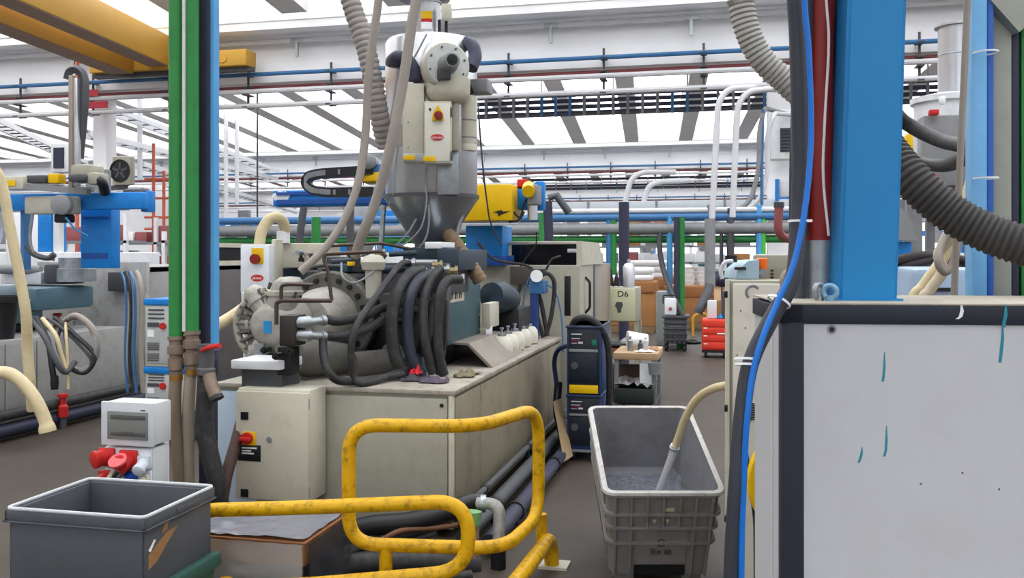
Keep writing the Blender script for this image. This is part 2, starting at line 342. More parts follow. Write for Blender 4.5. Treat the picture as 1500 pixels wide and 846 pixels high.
# electrical cabinet in front of the bed
ec = thing('electrical_cabinet', 'small beige switch cabinet with red rotary switch mounted on the bed front', 'cabinet', (-2.62, 5.08, .235))
B().box(-2.857, -2.382, 4.972, 5.20, .235, .90, .012).part('housing', M_bei, ec)
dr = B().box(-2.857, -2.384, 4.953, 4.974, .24, .885, .008).part('door', mat('door_beige', (196, 191, 172), .45, 0, .05, 3, dirt=(150, 140, 116), dirtamt=.3), ec)
def onec(px, py): return ony(px, py, 4.953)
def plate(px0, px1, py0, py1, yy, th, nm, m, par, lb=None):
    a, c = ony(px0, py1, yy), ony(px1, py0, yy); return B().box(a.x, c.x, yy-th, yy, a.z, c.z, min(.003, th/3)).part(nm, m, par, lb)
plate(353, 364, 603, 614, 4.953, .006, 'indicator_square', M_blk2, dr); plate(353, 364, 716, 727, 4.953, .006, 'indicator_square', M_blk2, dr)
plate(349, 382, 652, 674, 4.953, .003, 'type_plate', M_blk2, dr, 'black type plate')
for k, ww in ((0, 22), (1, 14), (2, 18)): plate(354, 354+ww, 655+k*4, 656.3+k*4, 4.95, .001, 'print_line', M_wht2, dr)
plate(356, 375, 632, 651, 4.953, .008, 'switch_plate', M_yel2, dr, 'yellow switch plate')
c = onec(364, 641); B().cyl(c, c+V((0, -.03, 0)), .036).box(c.x-.034, c.x+.034, c.y-.055, c.y-.03, c.z-.011, c.z+.011, .004).part('rotary_switch', M_red, dr, 'red rotary main switch')
c = onec(395, 643); B().cyl(c, c+V((0, -.01, 0)), .017).part('lock', M_steel, dr)
for z in (.3, .82): B().cyl((-2.386, 4.965, z-.03), (-2.386, 4.965, z+.03), .007, n=8).part('hinge', M_mgrey, ec)
# ---------------------------------------------------------------- clamp unit of the near machine (fixed guard)
cu = thing('clamp_housing', 'beige guarded clamp unit with black window opening behind the bed', 'machine', (-2.3, 9.4, 0))
CX0, CX1, CY0, CY1 = -3.3, -1.40, 9.0, 11.5
zt = P(760, 388, 9.4).z
B().box(CX0, CX1, CY0, CY0+.05, .08, zt, .01).part('front_panel', M_bei2, cu)
B().box(CX0, CX0+.05, CY0+.05, CY1, .08, zt).box(CX0, CX1, CY1-.05, CY1, .08, zt).part('rear_panel', M_bei2, cu)
for a, c, m, nm in ((CY0+.05, 9.95, M_bei2, 'side_panel'), (9.95, 10.12, M_navy, 'side_panel'), (10.12, 11.45, mat('guard_brown', (150, 138, 126), .4, .1, .14, 2), 'sliding_door')):
    B().box(CX1-.05, CX1 - (0 if nm == 'side_panel' else .01), a, c, .08, zt-.0, .006).part(nm, m, cu, 'dark vertical guard strip' if m is M_navy else None)
B().box(CX0, CX1, CY0, CY1, .02, .08).part('plinth', M_dgrey, cu)
zu = P(760, 354, 9.7).z
HX0 = ony(739, 370, 9.1).x
hd = B().box(HX0, CX1, 9.1, 9.2, zu-.03, zu, .006).box(CX1-.05, CX1, 9.1, 9.2, zt, zu-.035).box(HX0, HX0+.05, 9.1, 9.2, zt, zu-.035).part('hood_frame', M_bei, cu)
B().prism([(CX1-.05, 9.1, zt), (CX1-.05, 9.1, zu), (CX1-.05, 10.4, zu), (CX1-.05, 10.7, zt)], (.06, 0, 0)).part('hood_side', M_bei, cu)
B().box(HX0, CX1-.05, 10.35, 10.4, zt, zu).part('hood_back', M_blk2, cu); B().box(HX0, CX1-.05, 9.2, 10.35, zt, zt+.01).part('hood_floor', M_blk2, cu)
B().box(HX0, CX1-.05, 9.4, 9.44, zt, zu-.03).part('smoked_window', mat('smoked_glass', (16, 17, 20), .15, 0, .05, 4), cu)
c = ony(838, 367, 9.38); B().box(c.x-.05, c.x+.05, 9.38, 9.4, c.z-.02, c.z+.02, .006).part('window_label', M_pgrey, cu)
a, b_ = ony(827, 462, CY0), ony(836, 404, CY0); B().box(a.x, b_.x, CY0-.006, CY0+.01, a.z, b_.z, .004).part('slot', M_blk2, cu)
a, b_ = ony(751, 416, CY0), ony(781, 390, CY0); jb = B().box(a.x, b_.x, CY0-.12, CY0, a.z, b_.z, .006).part('junction_box', mat('brown_grey', (82, 76, 70), .5), cu)
hx = CX1
B().tube(fil([V((hx, 9.35, 1.1)), V((hx+.05, 9.35, 1.15)), V((hx+.05, 9.35, 1.42)), V((hx, 9.35, 1.47))], .03), .014, 8).part('door_handle', M_blk2, cu)
# ---------------------------------------------------------------- injection unit on the bed
iu = thing('injection_unit', 'dark teal injection unit with hydraulic manifold on top of the bed', 'machine', (-2.37, 6.6, ZB))
B().box(-2.86, -2.0, 5.9, 8.1, ZB, 1.0, .01).part('sled', M_tdark, iu)
B().box(-2.75, -1.99, 6.75, 7.16, 1.0, 1.53, .012).part('barrel_cover', M_tdark, iu)
tp = B().box(-1.99, -1.92, 6.24, 7.13, 1.05, 1.51, .012).part('side_cover', M_teal, iu, 'teal sheet cover facing the aisle')
for k in range(4): B().cyl((-1.92, 7.09, 1.1+k*.12), (-1.914, 7.09, 1.1+k*.12), .008, n=8).part('screw', M_steel, tp)
a, c = onx(655, 444, -1.915), onx(680, 422, -1.915)
lb = B().box(-1.921, -1.914, a.y, c.y, a.z, c.z).part('pictogram_plate', M_bei, tp, 'beige plate with black pipe pictogram')
for k in range(3):
    yy = a.y+(c.y-a.y)*(.2+.25*k); B().tube(sm([V((-1.913, yy, a.z+.02)), V((-1.913, yy, c.z-.03)), V((-1.913, yy+.03, c.z-.015)), V((-1.913, yy+.04, a.z+.025))], 4), .006, 5).part('printed_pipe', M_blk2, lb)
M_cast_ = mat('cast_pale', (176, 174, 160), .5, .1)
# upper manifold block and plates
def cb(b, px0, px1, py0, py1, d0, d1, bev=.006):     # box facing the viewer's side of the hall
    b.box(*[f for f in ab(px0, px1, py0, py1, d0, d1-d0)], bev); return b
cb(B(), 560, 655, 385, 430, 6.45, 7.0).part('manifold_block', M_dgrey, iu)
cb(B(), 640, 672, 365, 396, 6.5, 7.3).part('manifold_block', M_tdark, iu)
cb(B(), 590, 650, 362, 380, 6.6, 7.1).part('feed_throat', M_tdark, iu)
cb(B(), 622, 646, 354, 364, 6.55, 6.9).part('nameplate_block', M_wht, iu, 'white name block under the hopper')
cb(B(), 440, 560, 392, 440, 6.75, 7.1).part('valve_block', M_tdark, iu)
cb(B(), 478, 540, 376, 398, 6.7, 7.0).part('valve_block', M_dgrey, iu)
cb(B(), 556, 600, 430, 470, 6.3, 6.8).part('valve_block', M_dgrey, iu)
cb(B(), 540, 640, 470, 552, 6.5, 6.9).part('pump_body', M_blk2, iu)
cb(B(), 646, 654, 404, 500, 6.35, 6.45).part('post', M_dgrey, iu)
for px, py, d, ln, r in ((470, 402, 6.65, 40, .03), (500, 385, 6.65, 30, .028), (520, 408, 6.65, 34, .035), (455, 418, 6.65, 30, .03), (590, 372, 6.4, 40, .02), (575, 395, 6.3, 36, .03), (610, 398, 6.3, 20, .035)):
    B().cyl(P(px-ln/2, py, d), P(px+ln/2, py-2, d+.05), r, n=12).part('solenoid_valve', RND.choice([M_blk2, M_dgrey, M_tdark]), iu)
for px, py, d in ((650, 394, 6.3), (662, 396, 6.3), (672, 408, 6.3), (628, 398, 6.3), (640, 388, 6.35), (556, 372, 6.2), (548, 402, 6.15), (600, 385, 6.3)):
    B().lathe(P(px, py, d), RT, [(.0, -.03), (.03, -.03), (.03, -.01), (.022, -.01), (.022, .02), (.034, .02), (.034, .04), (0, .04)], 8).part('hose_fitting', RND.choice([M_galv, mat('brassy', (140, 128, 92), .4, .5)]), iu)
for i, (pts, r) in enumerate((([(440, 396), (470, 388), (500, 390)], .014), ([(478, 372), (478, 360), (560, 356), (600, 364)], .012), ([(455, 432), (490, 428), (560, 432)], .016), ([(560, 420), (575, 410), (600, 408)], .02), ([(505, 430), (530, 420), (556, 424)], .012), ([(600, 430), (620, 420), (640, 424)], .018))):
    B().tube(fil([P(x, y, 6.6) for x, y in pts], .04), r, 8).part('oil_pipe', [M_dgrey, mat('brown_pipe', (78, 66, 58), .4, .4), M_galv][i % 3], iu)
for i in range(26):
    px, py = 440+(i*37 % 170), 370+(i*23 % 52)
    B().lathe(P(px, py, 6.62+.02*(i % 5)), [(0, -1, 0), (1, 0, 0), (0, 0, 1)][i % 3], [(0, -.02), (.02, -.02), (.02, .01), (.013, .01), (.013, .035), (.018, .035), (.018, .05), (0, .05)], 8).part('screw_fitting', [M_galv, M_dgrey, M_cast_, M_blk2][i % 4], iu)
for px, py, ww, hh in ((497, 392, 22, 12), (536, 388, 16, 14), (573, 404, 20, 14), (470, 415, 26, 16), (590, 420, 18, 20), (530, 424, 22, 12)):
    cb(B(), px-ww/2, px+ww/2, py-hh/2, py+hh/2, 6.62, 6.8, .008).part('valve_head', [M_tdark, M_dgrey, M_blk2, M_teal][(px//7) % 4], iu)
cb(B(), 528, 538, 376, 386, 6.25, 6.3, .004).part('white_tag', M_wht2, iu); cb(B(), 508, 516, 383, 389, 6.25, 6.3, .004).part('yellow_tag', M_yel2, iu)
# filter cup
p = P(547, 440, 6.15); B().lathe(p, (0, 0, 1), [(.03, 0), (.05, .02), (.055, .2), (.075, .21), (.085, .26), (.06, .3), (.03, .31)], 16).part('filter_bowl', mat('cast_pale', (176, 174, 160), .5, .1), iu)
# motor
XM, ZM = -2.76, 1.24
mo = thing('hydraulic_motor', 'pale cast radial hydraulic motor with ribs and blue label at the bed end', 'motor', (XM, 5.75, ZB))
M_cast = mat('cast_iron_pale', (168, 166, 156), .5, .25, .12, 6, dirt=(92, 86, 74), dirtamt=.5)
M_cast2 = mat('cast_iron_dark', (104, 102, 96), .55, .2, .14, 7, dirt=(52, 48, 42), dirtamt=.5)
fr = B().lathe((XM, 6.05, ZM), (0, 1, 0), [(.20, 0), (.33, 0), (.345, .015), (.345, .08), (.33, .1), (.2, .1)], 40).part('flange_ring', M_cast2, mo)
for k in range(20):
    a = 2*PI*k/20; c = V((XM+.285*math.cos(a), 6.05, ZM+.285*math.sin(a)))
    B().cyl(c, c+V((0, -.02, 0)), .021, n=6).part('flange_bolt', M_blk2, fr)
B().lathe((XM, 5.72, ZM), (0, 1, 0), [(.0, -.02), (.17, -.02), (.19, 0), (.2, .1), (.225, .2), (.235, .34), (0, .34)], 32).part('bell_housing', M_cast, mo)
B().lathe((XM, 6.15, ZM), (0, 1, 0), [(.34, 0), (.30, .2), (.27, .45), (0, .45)], 32).part('gear_drum', M_cast2, mo)
YM = 5.52; XC = XM-.12
rb = B().lathe((XC, YM, ZM), (0, 1, 0), [(0, -.13), (.10, -.13), (.13, -.11), (.15, -.08), (.19, .0), (.19, .12), (.16, .24), (0, .24)], 32).part('motor_body', M_cast, mo)
for adeg, r_, ln in ((72, .105, .20), (128, .075, .17), (238, .08, .18), (298, .08, .2), (180, .06, .13)):
    a = math.radians(adeg); dv = V((math.cos(a), 0, math.sin(a))); po = V((XC, YM-.02, ZM))
    cp = B().lathe(po+dv*.1, dv, [(r_, 0), (r_, ln*.5), (r_*1.12, ln*.52), (r_*1.12, ln*.66), (r_*.95, ln*.7), (r_*.9, ln), (r_*.6, ln+.03), (0, ln+.035)], 18).part('cylinder_pod', M_cast, mo)
    for q in range(4):
        u_ = V((-dv.z, 0, dv.x)); e_ = po+dv*(.1+ln*.59)+u_*(r_*.9*(1 if q < 2 else -1))+V((0, (-.5 if q % 2 else .3)*r_, 0)); B().cyl(e_, e_+dv*.045, .012, n=6).part('pod_bolt', M_dgrey, cp)
hoop = [V((XC+.265*math.cos(t_), YM-.05, ZM-.01+.235*math.sin(t_))) for t_ in [math.radians(105+160*k/20) for k in range(21)]]
B().tube(hoop, .026, 10).part('outer_hoop', M_cast, mo)
for k in range(12):
    a = math.radians(112+148*k/11); dv = V((math.cos(a), 0, math.sin(a))); c = V((XC, YM-.05, ZM))+dv*.205
    B().box(-.008, .008, -.03, .05, -.06, .05, M=MX.Translation(c) @ MX.Rotation(-a+PI/2, 4, 'Y')).part('cooling_rib', M_cast2, mo)
a, c = ony(386, 488, YM-.135), ony(397, 470, YM-.135); B().box(a.x, c.x, YM-.137, YM-.128, a.z, c.z).part('label', mat('label_blue', (40, 140, 200), .5), mo, 'blue label')
a, c = ony(372, 524, YM-.14), ony(386, 503, YM-.14); B().box(a.x, c.x, YM-.142, YM-.13, a.z, c.z, M=None).part('type_plate', M_galv, mo)
a = ab(338, 410, 528, 541, 5.5, .3); B().box(a[0], a[1], a[2], a[3], a[4], a[5], .006).part('mount_slab', M_wht, mo, 'white mounting slab'); B().box(a[0]+.04, a[1]-.02, a[2]+.06, a[3], ZB, a[4]).part('mount_foot', M_dgrey, mo)
a = ab(409, 431, 462, 507, 5.45, .16); vb = B().box(*a, .006).part('valve_block', mat('brown_black', (50, 44, 40), .5), mo)
for py in (472, 491):
    f0 = P(430, py, 5.5); f1 = P(446, py, 5.5); f2 = P(476, py-3 if py < 480 else py+1, 5.6)
    B().tube([f0, f0.lerp(f1, .5), f1, f1.lerp(f2, .25), f1.lerp(f2, .3), f2.lerp(f1, .2), f2.lerp(f1, .19), f2], [.034, .034, .036, .036, .024, .024, .032, .032], 12).part('hose_coupling', M_galv, mo)
cb(B(), 406, 426, 508, 550, 5.52, 5.64).part('lower_valve', M_blk2, mo)
for k in range(3): B().lathe(P(390+17*k, 512+9*(k % 2), 5.45), (0, -1, 0), [(0, -.03), (.022, -.03), (.022, .03), (.014, .03), (.014, .05), (0, .05)], 8).part('bolt', RND.choice([M_steel, M_galv, M_blk2]), mo)
p = P(470, 545, 6.0); B().lathe(P(430, 522, 5.9), (.5, .8, -.1), [(0, 0), (.12, 0), (.13, .1), (.1, .4), (0, .4)], 20).part('lower_housing', M_cast2, mo)
for pts, r in (([(412, 440), (412, 418), (420, 416), (458, 417)], .012), ([(405, 475), (405, 443), (412, 440), (486, 440)], .014), ([(486, 440), (480, 395), (474, 380), (476, 372), (560, 368), (566, 376)], .012)):
    B().tube(fil([P(x, y, 5.75) for x, y in pts], .05), r, 8).part('oil_pipe', mat('brown_pipe', (78, 66, 58), .4, .4), mo)
# big black hydraulic hoses, each its own thing
def hose(pts, r, m, name, label, n=6, cat='hose', group=None, k=10): 
    return B().tube(sm([P(*p) for p in pts], n), r, k).solo(name, m, label, cat, group)
hose([(618, 396, 6.3), (600, 402, 6.15), (582, 428, 6.0), (574, 472, 5.95), (579, 522, 5.95), (596, 553, 6.0)], .042, M_blk, 'hydraulic_hose', 'thick black hydraulic hose, leftmost of the four arching down to the bed')
hose([(632, 400, 6.25), (612, 412, 6.1), (600, 438, 6.0), (597, 482, 5.98), (603, 525, 5.98), (618, 551, 6.02)], .038, mat('blue_black', (46, 50, 62), .45, 0, .12, 5), 'hydraulic_hose', 'bluish black hydraulic hose, second from left of the four arches')
hose([(645, 393, 6.3), (629, 412, 6.15), (620, 450, 6.05), (623, 500, 6.0), (634, 546, 6.05)], .033, M_blk, 'hydraulic_hose', 'black hydraulic hose, third from left of the four arches')
hose([(674, 409, 6.2), (656, 411, 6.12), (645, 432, 6.05), (641, 480, 6.03), (643, 520, 6.03), (650, 548, 6.07)], .034, M_blk, 'hydraulic_hose', 'black hydraulic hose, rightmost of the four arches beside the teal cover')
hose([(600, 385, 6.3), (585, 389, 6.15), (548, 438, 5.8), (521, 480, 5.6), (514, 520, 5.58), (519, 552, 5.6), (535, 561, 5.6), (580, 546, 5.9), (600, 538, 6.0)], .022, M_blk, 'hydraulic_hose', 'long slim black hose looping from the manifold to the bed top')
hose([(474, 491, 5.6), (500, 492, 5.65), (540, 480, 5.9), (575, 460, 6.1), (612, 452, 6.3)], .03, M_blk, 'hydraulic_hose', 'black hose leaving the lower motor coupling')
hose([(478, 467, 5.62), (496, 470, 5.66), (535, 462, 5.9), (570, 448, 6.15), (640, 440, 6.5)], .03, M_blk, 'hydraulic_hose', 'black hose leaving the upper motor coupling')
hose([(473, 490, 5.6), (474, 520, 5.55), (482, 545, 5.5), (500, 558, 5.55), (540, 556, 5.7), (590, 548, 5.9)], .026, M_blk, 'hydraulic_hose', 'black hose hanging from the motor and lying along the bed')
hose([(655, 440, 6.1), (654, 480, 6.06), (650, 520, 6.06), (640, 549, 6.05)], .01, M_blk, 'signal_cable', 'thin black cable beside the rightmost hose arch', cat='cable')
hose([(500, 385, 6.1), (502, 405, 6.0), (518, 414, 6.0), (538, 405, 6.05), (552, 392, 6.1)], .007, M_mgrey, 'signal_cable', 'thin grey looped cable by the filter bowl', cat='cable')
for i, (pts, lb_) in enumerate((([(590, 545, 6.3), (610, 490, 6.25), (612, 440, 6.3)], 'black inner hose behind the leftmost arch'), ([(612, 545, 6.3), (628, 490, 6.25), (634, 430, 6.35)], 'black inner hose behind the second arch'), ([(560, 440, 6.4), (600, 445, 6.3), (650, 436, 6.35)], 'short black hose crossing behind the arches'))):
    hose(pts, .024, M_blk, 'hydraulic_hose', lb_)
B().lathe(P(515, 535, 6.1), (.55, .8, 0), [(0, 0), (.09, 0), (.09, .3), (.13, .31), (.13, .36), (.06, .36), (0, .37)], 20).solo('guide_rod', M_cast2, 'round steel guide column end under the hoses', 'machine part')
# sloping grey sheet cover and bowls on the bed
a = onz(668, 560, ZB); 
t = thing('drip_cover', 'sloping grey sheet metal cover lying on the bed beside the hoses', 'cover', (-1.95, 6.7, ZB))
B().prism([(-1.62, 6.35, ZB+.002), (-1.80, 6.35, ZB+.17), (-2.05, 6.35, ZB+.18), (-2.05, 6.35, ZB+.165), (-1.81, 6.35, ZB+.155), (-1.65, 6.35, ZB+.002)], (0, 1.05, 0)).part('sheet', mat('galv_dirty', (140, 132, 122), .5, .3, .15, 5), t)
t0 = None
for i, (px, py) in enumerate(((735, 516), (744, 513), (754, 511), (764, 509), (774, 507))):
    q = onx(px, py, -1.74); q.z = ZB
    lbl = ['nearest of the five white filter bowls on the bed edge', 'second nearest of the five white filter bowls', 'middle one of the five white filter bowls', 'second farthest of the five white filter bowls', 'farthest of the five white filter bowls on the bed edge'][i]
    if t0 is None:
        t0 = thing('filter_bowl', lbl, 'filter', q, 0, 'white filter bowls in a row on the bed')
        B().lathe(q, (0, 0, 1), [(.05, 0), (.085, .01), (.092, .06), (.085, .12), (.06, .155), (0, .16)], 16).part('bowl', mat('bowl_white', (214, 210, 196), .45, 0, .05, 5, dirt=(150, 140, 116), dirtamt=.4), t0)
        B().lathe(q+V((0, 0, .155)), (0, 0, 1), [(.035, 0), (.035, .025), (.012, .03), (.012, .055), (.018, .06), (.018, .07), (0, .07)], 8).part('cap', M_galv, t0)
    else: dup(t0, q, 0, lbl, 'white filter bowls in a row on the bed')
# rags and gloves
def rag(c, r, m, name, label, cat, n=16, h=.05, seed=1):
    rr = random.Random(seed); b = bmesh.new(); bmesh.ops.create_grid(b, x_segments=n, y_segments=n, size=1)
    for v in b.verts:
        x, y = v.co.x, v.co.y; e = 1-.25*max(abs(x), abs(y))**3*(1+.4*math.sin(5*math.atan2(y, x)+seed))
        zz = abs(math.sin(x*4.1+seed)*math.cos(y*3.3-seed))*h*(1.1-max(abs(x), abs(y)))+.004+rr.random()*.006
        v.co = V((c.x+x*r[0]*e, c.y+y*r[1]*e, c.z+zz))
    o = B(); o.b.free(); o.b = b; ob = o.solo(name, m, label, cat); return ob
rag(onz(608, 557, ZB), (.12, .1), mat('rag_dark', (66, 62, 72), .9, 0, .2, 9), 'rag', 'crumpled dark rag on the bed near the hose ends', 'rag', seed=2)
rag(onz(610, 555, ZB)+V((0, 0, .03)), (.045, .05), mat('rag_red', (200, 40, 50), .8, 0, .15, 9), 'rag', 'small red cloth scrap on the dark rags', 'rag', h=.07, seed=4)
rag(onz(638, 560, ZB), (.11, .09), mat('rag_mauve', (84, 76, 88), .9, 0, .2, 9), 'rag', 'crumpled mauve grey rag at the bed corner', 'rag', seed=5)
rag(onz(683, 550, ZB), (.09, .16), mat('glove_tan', (120, 112, 88), .9, 0, .2, 9), 'work_glove', 'limp dirty tan work glove on the bed edge', 'glove', seed=7)
# cables on the clamp front
for pts, r, m, lb_ in (([(783, 412), (800, 400), (812, 415), (808, 460), (800, 490)], .022, M_blk, 'black hose hanging on the clamp front, right one'), ([(784, 420), (792, 440), (798, 470), (802, 492)], .022, M_blk, 'black hose hanging on the clamp front, middle one'), ([(778, 425), (786, 460), (796, 494)], .02, M_blk, 'black hose hanging on the clamp front, left one'),
    ([(776, 405), (768, 430), (766, 470), (772, 500)], .008, M_pipeb, 'thin blue air tube looping left on the clamp front'), ([(790, 412), (812, 425), (822, 460), (825, 515)], .008, M_pipeb, 'thin blue air tube running down to the dark blue stack'), ([(762, 416), (758, 440), (757, 482)], .018, M_blk, 'black cable dropping from the junction box to the filter bowls'),
    ([(700, 355), (725, 380), (770, 388), (785, 400)], .014, M_blk, 'black cable sagging from the blue column to the regulator'), ([(762, 390), (775, 372), (785, 358), (786, 340)], .008, M_blk2, 'thin dark cable rising above the regulator'), ([(800, 395), (808, 380), (822, 375)], .012, M_blk, 'short black cable bending over the clamp front')):
    hose([(x, y, 8.85) for x, y in pts], r, m, 'air_tube' if m is M_pipeb else 'hanging_hose', lb_, cat='hose')
t = thing('air_regulator', 'small white air regulator between blue tubes on the clamp front', 'regulator', P(786, 410, 8.9))
B().cyl(P(786, 404, 8.9), P(786, 404, 8.7), .06).part('gauge', M_wht2, t); cb(B(), 778, 794, 394, 400, 8.75, 8.95).part('valve', M_blk2, t); cb(B(), 775, 797, 411, 430, 8.75, 8.95).part('body', M_pipeb, t)
B().cyl(P(783, 500, 8.8), P(783, 425, 8.8), .045, n=10).solo('air_manifold', mat('deep_blue', (40, 62, 120), .4), 'vertical dark blue air manifold bar in front of the clamp', 'manifold')
# black motor lump and roll behind teal cover
t = thing('nozzle_guard', 'dark shiny nozzle guard behind the teal cover', 'guard', P(735, 470, 7.7))
B().lathe(P(718, 432, 7.6), (.15, .95, -.12), [(.0, 0), (.11, .02), (.14, .2), (.1, .45), (0, .5)], 16).part('shroud', M_tdark, t)
cb(B(), 706, 718, 444, 480, 7.3, 7.6).part('side_plate', M_bei, t); B().lathe(P(712, 487, 7.35), RT, [(.05, 0), (.055, 0), (.055, .05), (.05, .05), (.05, 0)], 16, cap=False).part('ring', M_wht, t)
cb(B(), 712, 760, 452, 500, 7.9, 8.4).part('barrel_block', M_blk2, t)
# ---------------------------------------------------------------- drying hopper above the injection unit
DH = 7.2; HP = P(632, 373, DH); FR = face_at((HP.x, HP.y, 0), TH)     # local x = to the right, -y = towards the viewer
def hx(px, d=DH): return ((px-CX)/FPX*d - (632-CX)/FPX*DH)
def hz(py, d=DH): return HC+(CY-py)/FPX*d
dh = thing('drying_hopper', 'tall stainless drying hopper with beige dryer unit and side blower', 'hopper', (HP.x, HP.y, hz(360)))
B(FR).lathe((0, 0, 0), (0, 0, 1), [(.355, hz(289)), (.362, hz(287)), (.362, hz(67)), (.345, hz(62)), (.18, hz(58)), (0, hz(58))], 48).part('cylinder', M_steel, dh)
B(FR).lathe((0, 0, 0), (0, 0, 1), [(.0, hz(358)), (.13, hz(358)), (.37, hz(292)), (.375, hz(288)), (0, hz(288))], 48).part('cone', mat('steel_cone', (150, 154, 158), .28, .9, .1, 3), dh)
B(FR).lathe((0, 0, 0), (0, 0, 1), [(.37, hz(291)), (.378, hz(291)), (.378, hz(286)), (.37, hz(286))], 48).part('rim', M_dgrey, dh)
B(FR).box(-.12, .12, -.12, .12, hz(366), hz(357), .01).part('outlet_flange', M_dgrey, dh)
tc_ = B(FR).lathe((hx(626), 0, 0), (0, 0, 1), [(.105, hz(59)), (.105, hz(6)), (.115, hz(6)), (.115, hz(3)), (0, hz(3))], 32).part('loader_neck', M_steel, dh)
B(FR).lathe((hx(622), 0, 0), (0, 0, 1), [(.12, hz(3)), (.2, hz(0)), (.2, hz(-14)), (.19, hz(-60)), (0, hz(-62))], 32).part('loader', M_mgrey, dh)
def cyl_label(px0, px1, py0, py1, r, cxp, m, nm):
    b = B(FR); x0, x1 = hx(px0, DH-r)-hx(cxp), hx(px1, DH-r)-hx(cxp); pts = []
    for k in range(7):
        x = x0+(x1-x0)*k/6; pts.append((hx(cxp)+x, -math.sqrt(max(1e-4, (r+.003)**2-x*x)), hz(py1, DH-r)))
    b.prism(pts+[(p[0], p[1]+.004, p[2]) for p in pts[::-1]], (0, 0, hz(py0, DH-r)-hz(py1, DH-r))); return b.part(nm, m, dh)
cyl_label(617, 633, 16, 27, .105, 626, M_yel2, 'warning_label'); cyl_label(617, 633, 27, 32, .105, 626, M_red, 'warning_label'); cyl_label(617, 633, 32, 42, .105, 626, M_wht2, 'warning_label')
B(FR).box(hx(649), hx(663), -.18, -.08, hz(36), hz(14), .006).part('control_box', M_bei, dh)
for px in (645, 655): B(FR).cyl((hx(px), -.1, hz(60)), (hx(px), -.1, hz(34)), .012, n=8).part('cable_gland', M_blk2, dh)
# dryer body in front of the cylinder
d0 = 6.72; yq = d0-DH
def db(px0, px1, py0, py1, da=d0, dep=.2, bev=.006): return B(FR).box(hx(px0, da), hx(px1, da), da-DH, da-DH+dep, hz(py1, da), hz(py0, da), bev)
db(590, 621, 122, 237, 6.74, .2).part('left_housing', M_bei, dh)
db(590, 621, 224, 236, 6.735, .02).part('vent_plate', mat('vent_grey', (170, 176, 178), .5), dh)
dd = db(621, 661, 148, 239, 6.68, .26).part('control_cabinet', M_bei, dh)
db(661, 671, 150, 220, 6.76, .2).part('side_housing', M_bei2, dh)
db(640, 671, 200, 285, 6.83, .12).part('lower_shaft', M_galv, dh)
db(623, 637, 240, 285, 6.86, .06).part('pipe_chase', M_mgrey, dh)
M_bei_f = mat('dryer_front', (216, 214, 200), .42, 0, .03, 3)
fd = db(622.5, 659, 151, 236, 6.672, .012).part('front_door', M_bei_f, dd)
db(591, 608, 227, 234, 6.728, .006, .001).part('warning_label', M_yel2, dh); db(620, 638, 229, 236, 6.664, .008, .001).part('warning_label', M_yel2, dh)
# red oval badge, switch
def oval(cx, cy, rx, ry, da, m, nm, par, th=.006):
    b = B(FR); b.prism([(hx(cx, da)+S(da)*rx*math.cos(2*PI*k/24), da-DH, hz(cy, da)+S(da)*ry*math.sin(2*PI*k/24)) for k in range(24)], (0, -th, 0)); return b.part(nm, m, par)
bg = oval(640.5, 201, 9.5, 4.6, 6.672, M_red, 'badge', dh)
text('piovan', .03, FR @ V((hx(640.5, 6.66), 6.66-DH, hz(201, 6.66))), TH, M_wht2, dh, sx=1.05)
b = B(FR); b.prism([(hx(633, 6.668), 6.668-DH, hz(177, 6.668)), (hx(650, 6.668), 6.668-DH, hz(177, 6.668)), (hx(649, 6.668), 6.668-DH, hz(166, 6.668)), (hx(641.5, 6.668), 6.668-DH, hz(154, 6.668)), (hx(634, 6.668), 6.668-DH, hz(166, 6.668))], (0, -.006, 0)); b.part('switch_plate', M_yel2, dh)
B(FR).cyl((hx(642.5, 6.66), 6.66-DH, hz(169.5, 6.66)), (hx(642.5, 6.66), 6.63-DH, hz(169.5, 6.66)), .031, n=20).box(hx(641, 6.63), hx(644, 6.63), 6.615-DH, 6.635-DH, hz(175, 6.63), hz(164, 6.63), .003).part('rotary_switch', mat('switch_dark_red', (130, 30, 28), .4), dh)
oval(630, 160, 1.8, 1.8, 6.672, M_blk2, 'lamp', dh)
for py in (164, 228): db(660, 662.5, py-7, py+7, 6.67, .02, .002).part('hinge', M_dgrey, dh)
for py in (179, 216): oval(598, py, 1.2, 1.2, 6.738, M_mgrey, 'screw', dh)
# blower drum
bc = V((hx(655, 6.75), -.5, hz(98, 6.75))); ax = V((.28, -.95, .02)).normalized()
bl = B(FR).lathe(bc, -ax, [(.0, -.01), (.165, -.01), (.172, 0), (.172, .14), (.15, .2), (0, .22)], 40).part('blower_drum', M_bei, dh)
B(FR).lathe(bc+ax*.012, ax, [(0, 0), (.155, 0), (.155, .012), (0, .014)], 40).part('blower_plate', mat('blower_pale', (190, 194, 190), .45), bl)
u = ax.cross(V((0, 0, 1))).normalized(); v = ax.cross(u)
for k in range(8):
    a = 2*PI*k/8+.3; c = bc+ax*.024+(u*math.cos(a)+v*math.sin(a))*.135; B(FR).cyl(c, c+ax*.008, .008, n=8).part('bolt', M_dgrey, bl)
B(FR).lathe(bc+ax*.02, ax, [(.0, 0), (.075, 0), (.07, .06), (.06, .08), (.06, .16), (.05, .17), (0, .17)], 24).part('motor', M_mgrey, bl)
B(FR).lathe(bc+ax*.19, ax, [(.04, 0), (.04, .004), (.015, .004), (.015, .012), (0, .012)], 20).part('motor_cap', M_blk2, bl)
c = bc+ax*.05+V((-.03, 0, -.075)); B(FR).box(c.x-.05, c.x+.05, c.y-.04, c.y+.04, c.z-.045, c.z+.045, .015).part('motor_foot', M_dgrey, bl)
